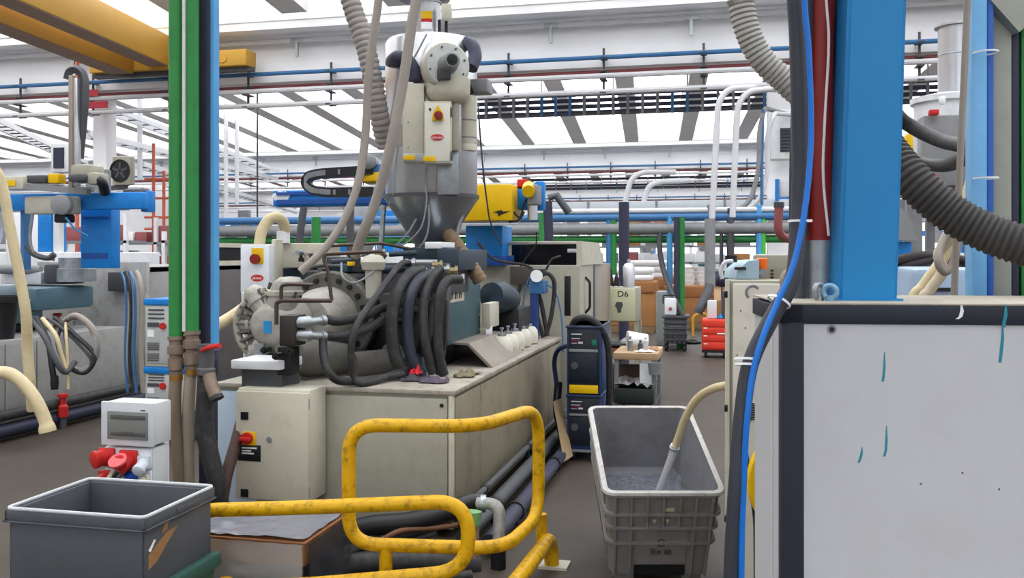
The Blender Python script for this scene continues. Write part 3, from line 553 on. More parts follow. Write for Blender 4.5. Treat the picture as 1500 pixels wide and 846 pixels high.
B(FR).lathe(bc+V((-.0, .12, -.1)), (0, 0, -1), [(.17, -.02), (.168, .08), (.15, .13), (.1, .16), (0, .16)], 24).part('blower_neck', M_bei, bl)
# elbows, filter drum
Q = lambda px, py, d: P(px, py, d)
B().tube(sm([Q(608, 118, 6.8), Q(606, 103, 6.8), Q(598, 90, 6.8), Q(584, 84, 6.82), Q(576, 88, 6.95), Q(574, 92, 7.1)], 6), .052, 16).part('elbow_hose', M_navy, dh)
B().tube(sm([Q(684, 62, 7.0), Q(693, 68, 6.9), Q(696, 84, 6.85), Q(690, 100, 6.8)], 6), .05, 16).part('elbow_hose', M_navy, dh)
B().lathe(Q(685, 221, 7.0), (0, 0, 1), [(.0, 0), (.062, 0), (.068, .04), (.064, .05), (.068, .06), (.068, .42), (0, .42)], 24).part('filter_drum', M_bei, dh)
for py in (203, 178): B().lathe(Q(685, py, 7.0), (0, 0, 1), [(.0695, 0), (.0705, .002), (.0705, .01), (.0695, .012)], 24).part('clamp_band', M_mgrey, dh)
B().box(*ab(688, 714, 115, 135, 7.0, .16), .01).part('valve_motor', M_mgrey, dh); B().cyl(Q(690, 126, 6.95), Q(680, 130, 6.95), .06, n=16).part('valve_collar', M_blk2, dh)
for pts in ([(583, 215), (578, 250), (576, 285)], [(625, 50), (612, 75), (604, 88)], [(624, 245), (622, 270), (625, 292), (618, 330), (600, 352), (578, 365)], [(628, 300), (628, 330), (622, 352), (606, 372)], [(610, 320), (598, 340), (580, 360)]):
    B().tube(sm([Q(x, y, 6.78) for x, y in pts], 5), .007, 6).part('cable', M_mgrey, dh)
B().box(*ab(577, 590, 182, 214, 6.9, .1), .006).part('terminal_box', M_bei2, dh); B().cyl(Q(583, 181, 6.9), Q(583, 176, 6.9), .01, n=8).part('lamp', M_red, dh)
for pa, pb in (((558, 365), (562, 300)), ((664, 362), (682, 292))): B().cyl(Q(*pa, 7.1), Q(*pb, 7.1), .022, n=8).part('stand_leg', M_galv, dh)
B().tube([Q(682, 292, 7.1), Q(676, 292, 7.1)], .02, 8).part('stand_foot', M_galv, dh)
def corr(pts, r, m, name, label, pitch=.03, amp=.12, n=14, k=14, cat='hose'):
    q = sm([P(*p) for p in pts], 24); L_ = [0]
    for a, c in zip(q, q[1:]): L_.append(L_[-1]+(c-a).length)
    nn = int(L_[-1]/pitch)*3; out = []; j = 0; rr = []
    for i in range(nn+1):
        s_ = L_[-1]*i/nn
        while j < len(L_)-2 and L_[j+1] < s_: j += 1
        t = (s_-L_[j])/max(1e-6, L_[j+1]-L_[j]); out.append(q[j].lerp(q[j+1], min(1, t))); rr.append(r*(1+amp*(-.5, .35, .5)[i % 3]))
    return B().tube(out, rr, k).solo(name, m, label, cat)
corr([(470, -420, 6.9), (486, -200, 6.9), (505, -40, 6.9), (513, 0, 6.9), (533, 60, 6.9), (545, 110, 6.9), (556, 170, 6.95), (566, 215, 7.05)], .072, mat('duct_grey', (150, 144, 140), .6, 0, .1, 6), 'flexible_duct', 'ribbed grey flexible duct hanging left of the drying hopper', pitch=.045)
hose([(575, -420, 6.5), (566, -200, 6.5), (556, -20, 6.5), (549, 40, 6.5), (540, 110, 6.5), (535, 200, 6.5), (524, 270, 6.45), (500, 330, 6.4), (470, 370, 6.35), (440, 398, 6.3)], .03, M_ghose, 'material_hose', 'grey material hose hanging left of the drying hopper, leftmost one')
hose([(640, -460, 6.2), (628, -200, 6.2), (612, -20, 6.2), (604, 30, 6.2), (592, 110, 6.2), (573, 210, 6.2), (552, 290, 6.25), (532, 340, 6.3), (520, 375, 6.4)], .036, M_ghose, 'material_hose', 'wide grey material hose crossing in front of the drying hopper')
corr([(652, 338, 7.1), (664, 352, 7.05), (680, 375, 7.0), (697, 400, 6.95), (704, 412, 6.95)], .055, mat('duct_brown', (120, 100, 80), .7, 0, .14, 6), 'flexible_duct', 'short brown ribbed duct behind the hopper outlet', pitch=.035)
hose([(700, 150, 7.4), (706, 230, 7.4), (714, 300, 7.5), (720, 330, 7.6), (735, 360, 7.8)], .007, M_dgrey, 'thin_cable', 'thin dark cable falling in front of the yellow robot box', cat='cable')
# ---------------------------------------------------------------- picker robot on the clamp unit
rbt = thing('picking_robot', 'blue and yellow picking robot with long beam above the clamp unit', 'robot', P(708, 388, 9.2))
ZC = zt
a = ab(682, 736, 330, 388, 9.15, .42); B().box(a[0], a[1], a[2], a[3], ZC, a[5], .01).part('column', M_blue, rbt)
B().box(a[0]-.02, a[1]+.02, a[2]-.03, a[3]+.02, ZC, ZC+.1, .01).part('column_base', mat('blue_deep', (28, 76, 150), .45), rbt)
zb0, zb1 = P(600, 297, 9.1).z, P(600, 272, 9.1).z
x0, x1 = ony(400, 0, a[2]+.1).x, ony(775, 0, a[2]+.1).x; yb = a[2]+.1
B().box(x0, x1, yb, yb+.22, zb0, zb1, .008).part('beam', M_blue, rbt); B().box(x0+.05, x1, yb-.03, yb, zb0+.02, zb0+.07).box(x0+.05, x1, yb-.03, yb, zb1-.05, zb1-.02).part('guide_rail', mat('blue_deep', (28, 76, 150), .45), rbt)
b = B(); c = V(((x0+.1), yb-.005, (zb0+zb1)/2+.02)); b.prism([(c.x+.1*math.cos(t_)*(1+.12*math.sin(5*t_)), c.y, c.z+.06*math.sin(t_)*(1+.12*math.cos(7*t_))) for t_ in [2*PI*k/26 for k in range(26)]], (0, -.004, 0)); b.part('paper_patch', M_wht, rbt, 'torn white paper patch on the beam end')
a = ab(655, 750, 270, 323, 8.75, .4); yb2 = B().box(*a, .015).part('yellow_housing', M_yel2, rbt)
a_ = ony(735, 312, a[2]-.003); B().prism([(a_.x-.09, a_.y, a_.z+.01), (a_.x-.0, a_.y, a_.z+.03), (a_.x+.01, a_.y, a_.z+.015), (a_.x+.09, a_.y, a_.z+.022), (a_.x-.01, a_.y, a_.z-.015), (a_.x-.03, a_.y, a_.z-.035), (a_.x-.04, a_.y, a_.z)], (0, -.003, 0)).part('logo', M_blk2, yb2)
a = ab(751, 775, 276, 306, 8.9, .3); B().box(*a, .01).part('end_bracket', M_blue, rbt)
a = ab(783, 797, 265, 308, 8.9, .1); B().box(*a, .02).part('end_plate', M_blue, rbt)
a = ab(772, 788, 270, 300, 8.7, .2); ge = B().box(*a, .02).part('gearbox', M_mgrey, rbt); B().cyl(P(780, 322, 8.8), P(780, 298, 8.8), .05).part('motor', M_steel, rbt); B().cyl(P(774, 280, 8.65), P(774, 274, 8.8), .06).part('knob', M_yel2, rbt)
B().box(*ab(757, 772, 262, 274, 8.9, .2), .01).part('hose_clip', M_red, rbt)
a = ab(524, 562, 251, 266, 8.9, .3); B().box(*a, .02).part('carriage', M_yel2, rbt); B().lathe(P(540, 236, 8.85), FW, [(0, -.02), (.05, -.02), (.075, 0), (.075, .2), (0, .22)], 24).part('carriage_motor', M_mgrey, rbt); B().box(*ab(528, 560, 240, 252, 8.9, .2), .01).part('motor_bracket', M_pipeb, rbt)
ch = [P(x, y, 8.95) for x, y in ((548, 281), (480, 282), (458, 279), (448, 270), (452, 258), (470, 254), (548, 249))]
q = fil(ch, .05, 6); b = None
cc = B().tube(sm(q, 3), .04, sq=(.06, .045)).part('cable_chain', M_blk2, rbt)
q2 = sm(q, 8)
for i in range(4, len(q2)-2, 3): B().box(-.02, .02, -.062, -.058, -.025, .025, M=MX.Translation(q2[i])).part('chain_link', M_mgrey, cc)
for i, pts in enumerate(([(752, 310), (762, 318), (767, 300), (772, 290)], [(745, 325), (760, 322), (768, 310)])): B().tube(sm([P(x, y, 8.75) for x, y in pts], 5), .012, 6).part('cable', M_blk2, rbt)
# ---------------------------------------------------------------- white control box with hose, left of the motor
wc = thing('loader_control_box', 'white control box with red rotary switch and oval badge left of the motor', 'control box', P(372, 440, 6.6))
a = ab(352, 394, 358, 428, 6.6, .18); bx_ = B().box(*a, .008).part('housing', mat('box_white', (222, 228, 236), .4), wc); yf = a[2]
plate(369, 386, 363, 386, yf, .006, 'switch_plate', M_yel2, wc); c = ony(375, 379, yf-.006); B().cyl(c, c+V((0, -.03, 0)), .036).part('rotary_switch', mat('switch_dark_red', (130, 30, 28), .4), wc)
c = ony(377, 407, yf); B().prism([(c.x+.05*math.cos(2*PI*k/20), c.y, c.z+.025*math.sin(2*PI*k/20)) for k in range(20)], (0, -.004, 0)).part('badge', M_red, wc)
text('piovan', .028, (c.x, c.y-.006, c.z), 0, M_wht2, wc)
for px, e in ((357, 0), (390, 1)): B().cyl(P(px+4, 546, 6.7), P(px, 428, 6.6), .018, n=8).part('leg', M_wht, wc)
a = ab(397, 404, 350, 428, 6.65, .12); B().box(*a, .01).part('side_column', M_bei, wc); B().cyl(P(415, 356, 6.9), P(415, 338, 6.9), .05).part('spigot', M_wht2, wc)
B().box(*ab(404, 475, 356, 392, 6.9, .3), .01).part('beige_housing', M_bei, wc)
hose([(380, 358, 6.75), (383, 340, 6.75), (392, 324, 6.78), (404, 318, 6.8), (414, 324, 6.85), (418, 338, 6.9)], .042, M_cream, 'material_hose', 'arched cream hose on top of the white control box')
hose([(312, 480, 6.0), (340, 463, 6.15), (368, 444, 6.3), (392, 432, 6.5), (400, 425, 6.6)], .04, M_cream, 'material_hose', 'straight cream hose slanting from the navy post to the control box')
cb(B(), 402, 425, 412, 452, 6.95, 7.2).part('rear_hood', M_tdark, iu)
B().prism([P(394, 452, 6.97), P(394, 412, 6.97), P(403, 394, 6.97), P(452, 390, 6.97), P(452, 452, 6.97)], (0, .25, 0)).part('rear_hood', mat('dark_blue_teal', (32, 48, 64), .45), iu)
# ---------------------------------------------------------------- foreground: yellow barrier
M_rail = mat('barrier_yellow', (208, 160, 6), .42, 0, .05, 9, dirt=(54, 40, 16), dirtamt=.85)
ybar = thing('guard_rail', 'yellow tubular guard rail with large bent loop and foot, farther from viewer', 'guard rail', P(565, 836, 4.4))
pts = [(511, 710, 4.4), (511, 622, 4.4), (700, 624, 4.4), (789, 597, 4.93), (789, 756, 4.93), (738, 803, 4.4), (511, 796, 4.4), (511, 710, 4.4)]
q = [P(*p) for p in pts]
B().tube(fil(q, .17, 8), .0335, 14).part('bent_loop', M_rail, ybar)
p = P(565, 800, 4.4); B().cyl((p.x, p.y, 0), p, .032).part('post', M_rail, ybar)
p = P(793, 752, 4.95); B().cyl((p.x, p.y, .1), p, .03).part('post', M_rail, ybar)
p = P(806, 796, 4.97); p.z = .16; B().tube(fil([V((p.x+.01, p.y, .0)), p, p+V((-.06, -1.3, 0))], .1), .04, 12).part('foot_bar', M_rail, ybar)
B().box(p.x-.06, p.x+.1, p.y-.05, p.y+.08, 0, .015).part('base_plate', M_bei, ybar)
B().box(P(565, 0, 4.4).x-.07, P(565, 0, 4.4).x+.07, P(565, 0, 4.4).y-.07, P(565, 0, 4.4).y+.07, 0, .012).part('base_plate', M_rail, ybar)
ysm = thing('guard_rail', 'low yellow guard rail with rounded end, nearest and passing behind the grey crate', 'guard rail', P(560, 870, 4.2))
q = [P(*p) for p in ((292, 800, 4.36), (292, 747, 4.36), (440, 743, 4.24), (686, 733, 4.17), (686, 836, 4.17), (440, 857, 4.24), (292, 858, 4.36), (292, 800, 4.36))]
B().tube(fil(q, .16, 8), .034, 14).part('rounded_loop', M_rail, ysm)
for px in (330, 590):
    p = P(px, 850, 4.33 if px < 400 else 4.19); B().cyl((p.x, p.y, 0), (p.x, p.y, p.z+.01), .032).part('post', M_rail, ysm); B().box(p.x-.07, p.x+.07, p.y-.07, p.y+.07, 0, .012).part('base_plate', M_rail, ysm)
# wrapped carton on the floor
M_film = mat('clear_film', (235, 238, 242), .12, 0, .03, 9, bump=1.0, bscale=9, alpha=.3)
ct = thing('wrapped_carton', 'brown cardboard carton under crumpled clear plastic film behind the low rail', 'carton', P(390, 800, 4.4))
a = ab(268, 446, 786, 823, 4.42, .5); zf = a[4]
B().box(a[0], a[1], a[2], a[3], zf, a[5]-.012, .006).part('carton', mat('cardboard_wet', (128, 92, 62), .8, 0, .14, 4), ct)
B().box(a[0]-.008, a[1]+.008, a[2]-.008, a[3]+.008, a[5]-.012, a[5]-.004, .002).part('lid', mat('cardboard_dark', (150, 100, 66), .8, 0, .12, 4), ct)
B().box(a[0]+.01, a[1]-.01, a[2]+.01, a[3]-.01, 0, zf).part('lower_box', mat('navy_box', (56, 60, 70), .5, 0, .1, 3), ct)
def film(org, ux, uy, un, n, h, seed, nm, m, par):
    b = B(); rr = random.Random(seed); g = []
    for i in range(n+1):
        row = []
        for j in range(n+1):
            o_ = org+ux*(i/n)+uy*(j/n); z = (abs(math.sin(i*1.9+seed+j*.6))*.5+rr.random()*.8)*h
            row.append(b.b.verts.new(o_+un*(z+.003)))
        g.append(row)
    for i in range(n):
        for j in range(n): b.b.faces.new((g[i][j], g[i+1][j], g[i+1][j+1], g[i][j+1]))
    return b.part(nm, m, par)
film(V((a[0], a[2], a[5])), V((a[1]-a[0], 0, 0)), V((0, a[3]-a[2], 0)), V((0, 0, 1)), 16, .012, 3, 'top_film', mat('top_film', (118, 119, 127), .2, 0, .06, 7, bump=.8, bscale=12), ct)
film(V((a[0], a[2]-.012, 0.02)), V((a[1]-a[0], 0, 0)), V((0, 0, a[5]-.03)), V((0, -1, 0)), 14, .012, 5, 'front_film', M_film, ct)
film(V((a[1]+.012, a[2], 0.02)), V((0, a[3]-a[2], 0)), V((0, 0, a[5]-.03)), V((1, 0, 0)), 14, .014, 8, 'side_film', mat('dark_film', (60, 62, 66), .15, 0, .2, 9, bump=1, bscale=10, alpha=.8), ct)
# ---------------------------------------------------------------- grey crate at lower left
ZR = .636
A = onz(210, 757, ZR); NL = onz(14, 743, ZR); FRt = onz(312, 712, ZR)
d_ = A-NL; rz = math.atan2(d_.y, d_.x); W_ = d_.length; L_ = (FRt-A).length
gz = .33; gc = thing('grey_crate', 'open grey plastic crate with torn label on its side, lower left corner', 'crate', (A.x, A.y, gz), rz)
F_ = MX.Translation(V((A.x, A.y, 0))) @ MX.Rotation(rz, 4, 'Z')
M_crate = mat('crate_grey', (78, 82, 88), .5, 0, .07, 3, dirt=(70, 66, 62), dirtamt=.4); M_edge = mat('crate_edge', (186, 190, 192), .5, 0, .08, 9)
b = B(F_); tk = .012
b.box(-W_, 0, 0, tk, gz, ZR-.01, .004).box(-W_, 0, L_-tk, L_, gz, ZR-.01, .004).box(-W_, -W_+tk, 0, L_, gz, ZR-.01, .004).box(-tk, 0, 0, L_, gz, ZR-.01, .004).box(-W_, 0, 0, L_, gz, gz+.012)
b.part('body', M_crate, gc)
b = B(F_)
for e, z0, z1 in ((.014, ZR-.05, ZR-.006), (.02, ZR-.058, ZR-.05)):
    b.box(-W_-e, e, -e, .002, z0, z1, .004).box(-W_-e, e, L_-.002, L_+e, z0, z1, .004).box(-W_-e, -W_+.002, -e, L_+e, z0, z1, .004).box(-.002, e, -e, L_+e, z0, z1, .004)
b.part('rim_band', M_crate, gc)
r_ = [V((-W_-.008, -.008, ZR)), V((.008, -.008, ZR)), V((.008, L_+.008, ZR)), V((-W_-.008, L_+.008, ZR))]
r_ = [r_[0].lerp(r_[1], .5)]+[r_[1], r_[2], r_[3], r_[0]]+[r_[0].lerp(r_[1], .5)]
B(F_).tube(fil(r_, .03), .008, 8).part('rim_lip', M_edge, gc, 'pale worn rim lip')
B(F_).box(.012, .018, L_*.42, L_*.78, ZR-.048, ZR-.022, .002).part('handle_recess', M_dgrey, gc)
lbm = mat('label_rest', (150, 112, 70), .8, 0, .2, 9)
B(F_).prism([(.001, .03, .41), (.001, .03, .47), (.001, .16, .53), (.001, .24, .535), (.001, .17, .49), (.001, .09, .43)], (.002, 0, 0)).part('label_rest', lbm, gc, 'torn brown label remains')
B(F_).prism([(.001, .12, .53), (.001, .15, .59), (.001, .18, .6), (.001, .16, .54)], (.002, 0, 0)).part('label_rest', lbm, gc)
B(F_).prism([(.001, .03, .49), (.001, .045, .48), (.001, .08, .52), (.001, .07, .525), (.001, .045, .5)], (.002, 0, 0)).part('paper_fleck', M_wht2, gc)
B(F_).prism([(.001, .07, .6), (.001, .09, .59), (.001, .1, .605)], (.002, 0, 0)).part('paper_fleck', M_wht2, gc)
M_gcr = mat('green_crate', (44, 84, 74), .5, 0, .1, 4)
g2 = thing('green_crate', 'dark green plastic crate under the grey one', 'crate', (A.x, A.y, 0), rz)
B(F_).box(-W_-.01, .01, -.01, L_+.01, .02, .3, .006).part('body', M_gcr, g2)
B(F_).box(-W_-.03, .035, -.03, L_+.035, .27, .329, .006).part('rim', M_gcr, g2); B(F_).box(-W_, 0, 0, L_, 0, .02).part('base', M_gcr, g2)
# ---------------------------------------------------------------- socket box
sb = thing('socket_box', 'white electrical socket box with clear flap and red and blue sockets', 'socket box', P(195, 800, 4.85))
a = ab(150, 223, 590, 652, 4.75, .17); M_sbx = mat('socket_white', (196, 200, 203), .4, 0, .03, 4)
up = B().box(a[0], a[1], a[2]+.015, a[3], a[4], a[5], .01).part('upper_housing', M_sbx, sb); B().box(a[0]-.01, a[1]+.004, a[2], a[2]+.02, a[4]-.004, a[5]+.004, .006).part('front_frame', M_sbx, up)
Yf = a[2]; M_smk = mat('smoked_flap', (120, 122, 118), .12, 0, .05, 3)
plate(158, 217, 604, 642, Yf, .006, 'smoked_flap', M_smk, up); plate(162, 213, 609, 613, Yf-.006, .003, 'flap_ridge', mat('flap_dark', (84, 86, 84), .3), up); plate(162, 213, 634, 637, Yf-.006, .003, 'flap_ridge', MATS['flap_dark'], up)
plate(178, 196, 632, 635, Yf-.009, .004, 'flap_grip', MATS['flap_dark'], up); plate(206, 213, 600, 601.5, Yf, .002, 'print_line', M_dgrey, up)
lo_ = ab(152, 222, 655, 740, 4.77, .15); lp = B().box(lo_[0], lo_[1], lo_[2]+.012, lo_[3], lo_[4], lo_[5], .008).part('lower_housing', M_sbx, sb)
B().box(lo_[0]+.004, lo_[1]-.004, lo_[2], lo_[2]+.014, P(0, 684, 4.77).z, lo_[5]-.004, .004).box(lo_[0]+.004, lo_[1]-.004, lo_[2], lo_[2]+.014, P(0, 712, 4.77).z, P(0, 687, 4.77).z, .004).part('socket_plate', mat('socket_pale', (214, 220, 226), .4), lp)
Yl = lo_[2]
def sock(px, py, r, m, tilt=(0, -1, -.35), fl=None):
    c = ony(px, py, Yl); ax = V(tilt).normalized()
    s_ = B().box(c.x-r*1.15, c.x+r*1.15, Yl-.018, Yl, c.z-r*1.2, c.z+r*1.1, .006).lathe(c, ax, [(r*.95, -.01), (r, .03), (r, .055), (r*1.1, .06), (r*1.1, .075), (r*.9, .08), (0, .082)], 20).part('power_socket', m, lp)
    if fl: B().lathe(c+ax*.085+V((0, 0, r*.5)), (0, -.6, .8), [(0, 0), (r*1.05, 0), (r*1.05, .012), (0, .016)], 20).part('hinged_cap', fl, s_)
sock(158, 668, .042, M_red, (-.5, -1, -.1)); sock(190, 672, .045, M_red, (-.1, -1, -.2), mat('cap_red', (226, 92, 98), .4)); sock(212, 676, .03, mat('socket_grey', (196, 204, 214), .4), (.1, -1, -.5))
sock(156, 698, .034, M_red); sock(194, 700, .034, mat('socket_blue', (36, 76, 170), .4)); sock(212, 702, .026, M_bei)
c = ony(183, 684, Yl); B().lathe(c, V((-.2, -1, -.4)), [(.03, .0), (.03, .07), (.02, .1), (.012, .13), (0, .13)], 16).part('power_plug', M_ghose, lp)
for py in (598, 652, 600): c = P(228, py, 4.86); B().box(c.x-.03, c.x+.03, c.y-.03, c.y+.03, c.z-.012, c.z+.012, .004).part('latch', M_dgrey, sb)
for px in (168, 240): p = P(px, 800, 4.98); B().box(p.x-.02, p.x+.02, p.y-.02, p.y+.02, 0, a[4]+.05).part('post', M_wht, sb)
p = P(200, 800, 4.98); B().box(p.x-.25, p.x+.25, p.y-.12, p.y+.12, 0, .02).part('base_plate', M_dgrey, sb)
hose([(172, 690, 4.6), (166, 705, 4.6), (170, 760, 4.65), (180, 830, 4.8)], .012, M_blk2, 'power_cable', 'grey black cable hanging from the red plug', cat='cable')
# ---------------------------------------------------------------- green risers and navy post
DG = 5.2
def riser(px, r, m, name, label, y1, d=DG, cat='pipe', top=6.9):
    p = P(px, y1, d); t = thing(name, label, cat, (p.x, p.y, p.z)); B().cyl(p, (p.x, p.y, top), r, n=20).part('tube', m, t); return t, p
g1, p1 = riser(258, .041, M_grn, 'green_riser_pipe', 'left one of the two thick green riser pipes', 497)
g2_, p2 = riser(281, .040, M_grn, 'green_riser_pipe', 'right one of the two thick green riser pipes, beside the navy post', 489)
riser(269.5, .011, M_pgrey, 'white_riser_tube', 'thin white tube between the two green riser pipes', 485, DG-.03)
for t_, p_, off in ((g1, p1, 0), (g2_, p2, 2)):
    B().lathe(p_, (0, 0, -1), [(.043, -.02), (.048, -.02), (.048, 0), (.038, .005), (.038, .03), (.05, .035), (.05, .08), (.036, .085), (.036, .1), (.046, .105), (.046, .17), (.034, .18), (.034, .24), (0, .24)], 16).part('union_fitting', mat('pipe_fitting', (128, 112, 98), .5, .3, .2, 12), t_)
    B().lathe(p_+V((0, 0, -.2)), (0, 0, -1), [(.038, 0), (.038, .03)], 16).part('brass_ring', mat('brass_ring', (150, 110, 50), .4, .6), t_)
np_ = thing('navy_post', 'dark navy steel post with bright blue edge right of the green pipes', 'post', P(300, 810, DG))
a = ab(291, 307, 490, 500, DG+.05, .09); B().box(a[0], a[1], a[2], a[3], 0, 6.9, .004).part('post', M_navy, np_)
a = ab(307, 313, 490, 500, DG+.05, .06); B().box(a[0], a[1], a[2], a[3], 1.15, 6.9).part('edge_strip', M_ltblue, np_, 'bright blue edge strip')
hose([(258, 540, DG), (256, 600, DG), (262, 680, DG), (266, 790, DG), (267, 818, DG)], .036, mat('hose_brown', (122, 106, 90), .6, 0, .12, 6), 'drain_hose', 'brown hose under the left green riser pipe')
hose([(280, 540, DG), (276, 600, DG+.02), (276, 690, DG+.02), (278, 818, DG+.02)], .034, mat('hose_pale', (150, 138, 124), .6, 0, .15, 6), 'drain_hose', 'pale dusty hose under the right green riser pipe')
hose([(303, 550, DG-.05), (300, 620, DG-.05), (306, 660, DG-.05), (318, 710, DG-.05), (326, 770, DG), (326, 815, DG)], .052, M_blk, 'drain_hose', 'thick black hose below the red handled valve')
hose([(358, 600, 5.6), (345, 650, 5.45), (331, 700, 5.3), (322, 760, 5.25), (318, 815, 5.2)], .036, mat('hose_dark_brown', (70, 50, 44), .6), 'drain_hose', 'dark brown hose between black hose and switch cabinet')
vv = thing('ball_valve', 'grey ball valve with red lever beside the navy post', 'valve', P(302, 560, DG-.1))
B().lathe(P(302, 548, DG-.08), (0, 0, 1), [(0, 0), (.05, 0), (.05, .03), (.04, .04), (.045, .09), (.04, .13), (.046, .14), (.046, .17), (0, .17)], 14).part('body', mat('valve_grey', (92, 92, 94), .5, .3), vv)
B().tube([P(296, 513, DG-.13), P(304, 509, DG-.16), P(322, 506, DG-.2)], [.012, .014, .016], 8).part('lever', M_red, vv, 'red lever')
B().tube([P(306, 548, DG-.1), P(310, 566, DG-.12), P(316, 580, DG-.14)], .036, 12).part('outlet', mat('pipe_fitting', (128, 112, 98)), vv)
B().lathe(P(316, 580, DG-.14), P(318, 585, DG-.145)-P(316, 580, DG-.14), [(.04, 0), (.042, .02), (.03, .022), (0, .012)], 12).part('outlet_ring', M_blk, vv)
# ---------------------------------------------------------------- hoses under the bed
lst = [([(470, 800, 5.0), (530, 772, 5.0), (600, 764, 5.0), (650, 752, 5.05), (684, 738, 5.15), (706, 736, 5.2)], .055, M_blk2, 'thick black hose on the floor under the bed front, uppermost of the tangle'),
       ([(480, 840, 4.9), (530, 800, 4.95), (600, 780, 5.0), (660, 760, 5.05)], .03, M_blk, 'black hose under the bed, second of the tangle'),
       ([(470, 825, 4.95), (520, 812, 4.95), (580, 800, 5.0), (640, 778, 5.05)], .022, M_dgrey, 'grey hose in the tangle under the bed'),
       ([(440, 846, 4.85), (520, 826, 4.85), (600, 822, 4.85), (660, 826, 4.9), (700, 830, 4.95)], .06, M_blk, 'fat black hose lowest behind the yellow rails'),
       ([(480, 858, 4.7), (560, 850, 4.7), (640, 848, 4.7), (690, 845, 4.75)], .04, M_blk2, 'black hose lying frontmost behind the low rail'),
       ([(560, 790, 4.95), (590, 776, 4.95), (640, 772, 5.0), (670, 768, 5.05)], .016, mat('hose_rust', (120, 84, 62), .6), 'thin rust brown hose in the tangle under the bed')]
for pts, r, m, lb_ in lst: hose(pts, r, m, 'floor_hose', lb_)
dl = thing('drain_elbow', 'grey speckled pipe elbow with green clamp at the bed corner', 'pipe', P(730, 846, 4.95))
B().tube(fil([P(700, 736, 5.05), P(732, 738, 5.0), P(730, 800, 4.95)], .07), .033, 12).part('elbow', mat('speckled', (150, 150, 146), .5, .2, .3, 30), dl)
p = P(730, 800, 4.95); B().cyl((p.x, p.y, 0), p, .042).part('rubber_sleeve', M_blk2, dl); B().lathe(P(704, 737, 5.05), RT, [(.04, 0), (.048, 0), (.048, .03), (.04, .03)], 12).part('union_nut', M_galv, dl)
B().lathe(P(690, 768, 4.95), (0, .1, 1), [(.055, 0), (.058, .07), (.048, .075), (0, .08)], 14).part('clamp', mat('clamp_green', (110, 160, 104), .5), dl, 'pale green clamp'); p = P(690, 768, 4.95); B().cyl((p.x, p.y, 0), p, .045).part('stub', mat('stub_tan', (150, 130, 110), .6), dl)
for x, z, r, m, lb_ in ((-1.485, .21, .022, M_dgrey, 'thin dark pipe clipped along the lower side of the machine bed'), (-1.43, .105, .05, M_dgrey, 'thick grey pipe along the lower side of the machine bed'), (-1.28, .085, .05, M_navy, 'thick dark pipe lowest along the machine bed')):
    t = thing('bed_pipe', lb_, 'pipe', (x, 5.2, z-r)); B().cyl((x, 4.95, z), (x, 8.8, z), r, n=14).part('pipe', m, t)
    for yy in (5.6, 6.9, 8.2): B().lathe((x, yy, z), (0, 1, 0), [(r*1.05, 0), (r*1.2, 0), (r*1.2, .05), (r*1.05, .05)], 12).box(x-.012, x+.012, yy, yy+.04, 0, z-r).part('clip', M_blk2, t)
# ---------------------------------------------------------------- dark blue temperature units
M_dbl = mat('unit_blue', (34, 60, 104), .4, 0, .06, 4)
def unit(py0, py1, z0, label, nm='temperature_unit'):
    a = ab(830, 880, py0, py1, 7.5, .62); t = thing(nm, label, 'control unit', ((a[0]+a[1])/2, (a[2]+a[3])/2, z0))
    B().box(a[0], a[1], a[2]+.01, a[3], z0, a[5], .008).part('housing', M_dbl, t)
    B().box(a[0]-.008, a[1]+.008, a[2]-.01, a[3]+.01, a[5]-.02, a[5], .005).part('lid', mat('unit_lid', (44, 58, 84), .4), t)
    h = (a[5]-z0)
    fp_ = B().box(a[0]+.015, a[1]-.012, a[2]-.002, a[2]+.012, z0+.04, a[5]-.03, .003).part('front_panel', mat('unit_front', (22, 30, 40), .4), t)
    yy = a[2]-.004; W = a[1]-a[0]
    def rc(u0, u1, v0, v1, nm_, m_): B().box(a[0]+W*u0, a[0]+W*u1, yy-.003, yy+.004, z0+h*v0, z0+h*v1, .001).part(nm_, m_, fp_)
    rc(.08, .92, .62, .66, 'trim_strip', M_mgrey); rc(.14, .45, .87, .885, 'print_line', M_pgrey); rc(.14, .4, .81, .82, 'print_line', M_pgrey); rc(.14, .3, .74, .75, 'print_line', M_pgrey); rc(.34, .48, .74, .77, 'print_line', M_pgrey)
    rc(.14, .36, .755, .80, 'display', mat('display_red', (90, 34, 40), .3)); rc(.74, .88, .72, .80, 'power_button', mat('button_green', (20, 120, 90), .4)); rc(.1, .9, .2, .6, 'service_door', mat('unit_door', (26, 34, 46), .45)); rc(.5, .66, .54, .555, 'print_line', M_pgrey)
    c = (a[0]+W*.24, yy, z0+h*.42); B().cyl(c, (c[0], c[1]-.01, c[2]), .03, n=16).part('gauge', M_dgrey, fp_)
    return t, a, rc
zm = P(855, 576, 7.5).z
t1, a1, rc1 = unit(578, 668, .09, 'lower dark blue temperature control unit on castors')
for dx in (.04, .24):
    for dy in (.06, .54): B().cyl((a1[0]+dx-.015, a1[2]+dy, .05), (a1[0]+dx+.015, a1[2]+dy, .05), .05, n=14).box(a1[0]+dx-.025, a1[0]+dx+.025, a1[2]+dy-.03, a1[2]+dy+.03, .08, .092).part('castor', M_blk2, t1)
B().box(a1[0]-.01, a1[1]+.02, a1[2]-.02, a1[2], .08, .1).part('bumper', M_galv, t1)
zt1 = a1[5]+.002
t2, a2, rc2 = unit(477, 570, zt1, 'upper dark blue temperature control unit with yellow sticker')
rc2(.08, .92, .02, .14, 'yellow_sticker', M_yel2)
hose([(838, 477, 7.6), (845, 467, 7.55), (862, 466, 7.5), (880, 480, 7.5), (891, 510, 7.55), (893, 570, 7.6), (890, 640, 7.7)], .028, M_blk, 'thick_hose', 'thick black hose arching over the dark blue units')
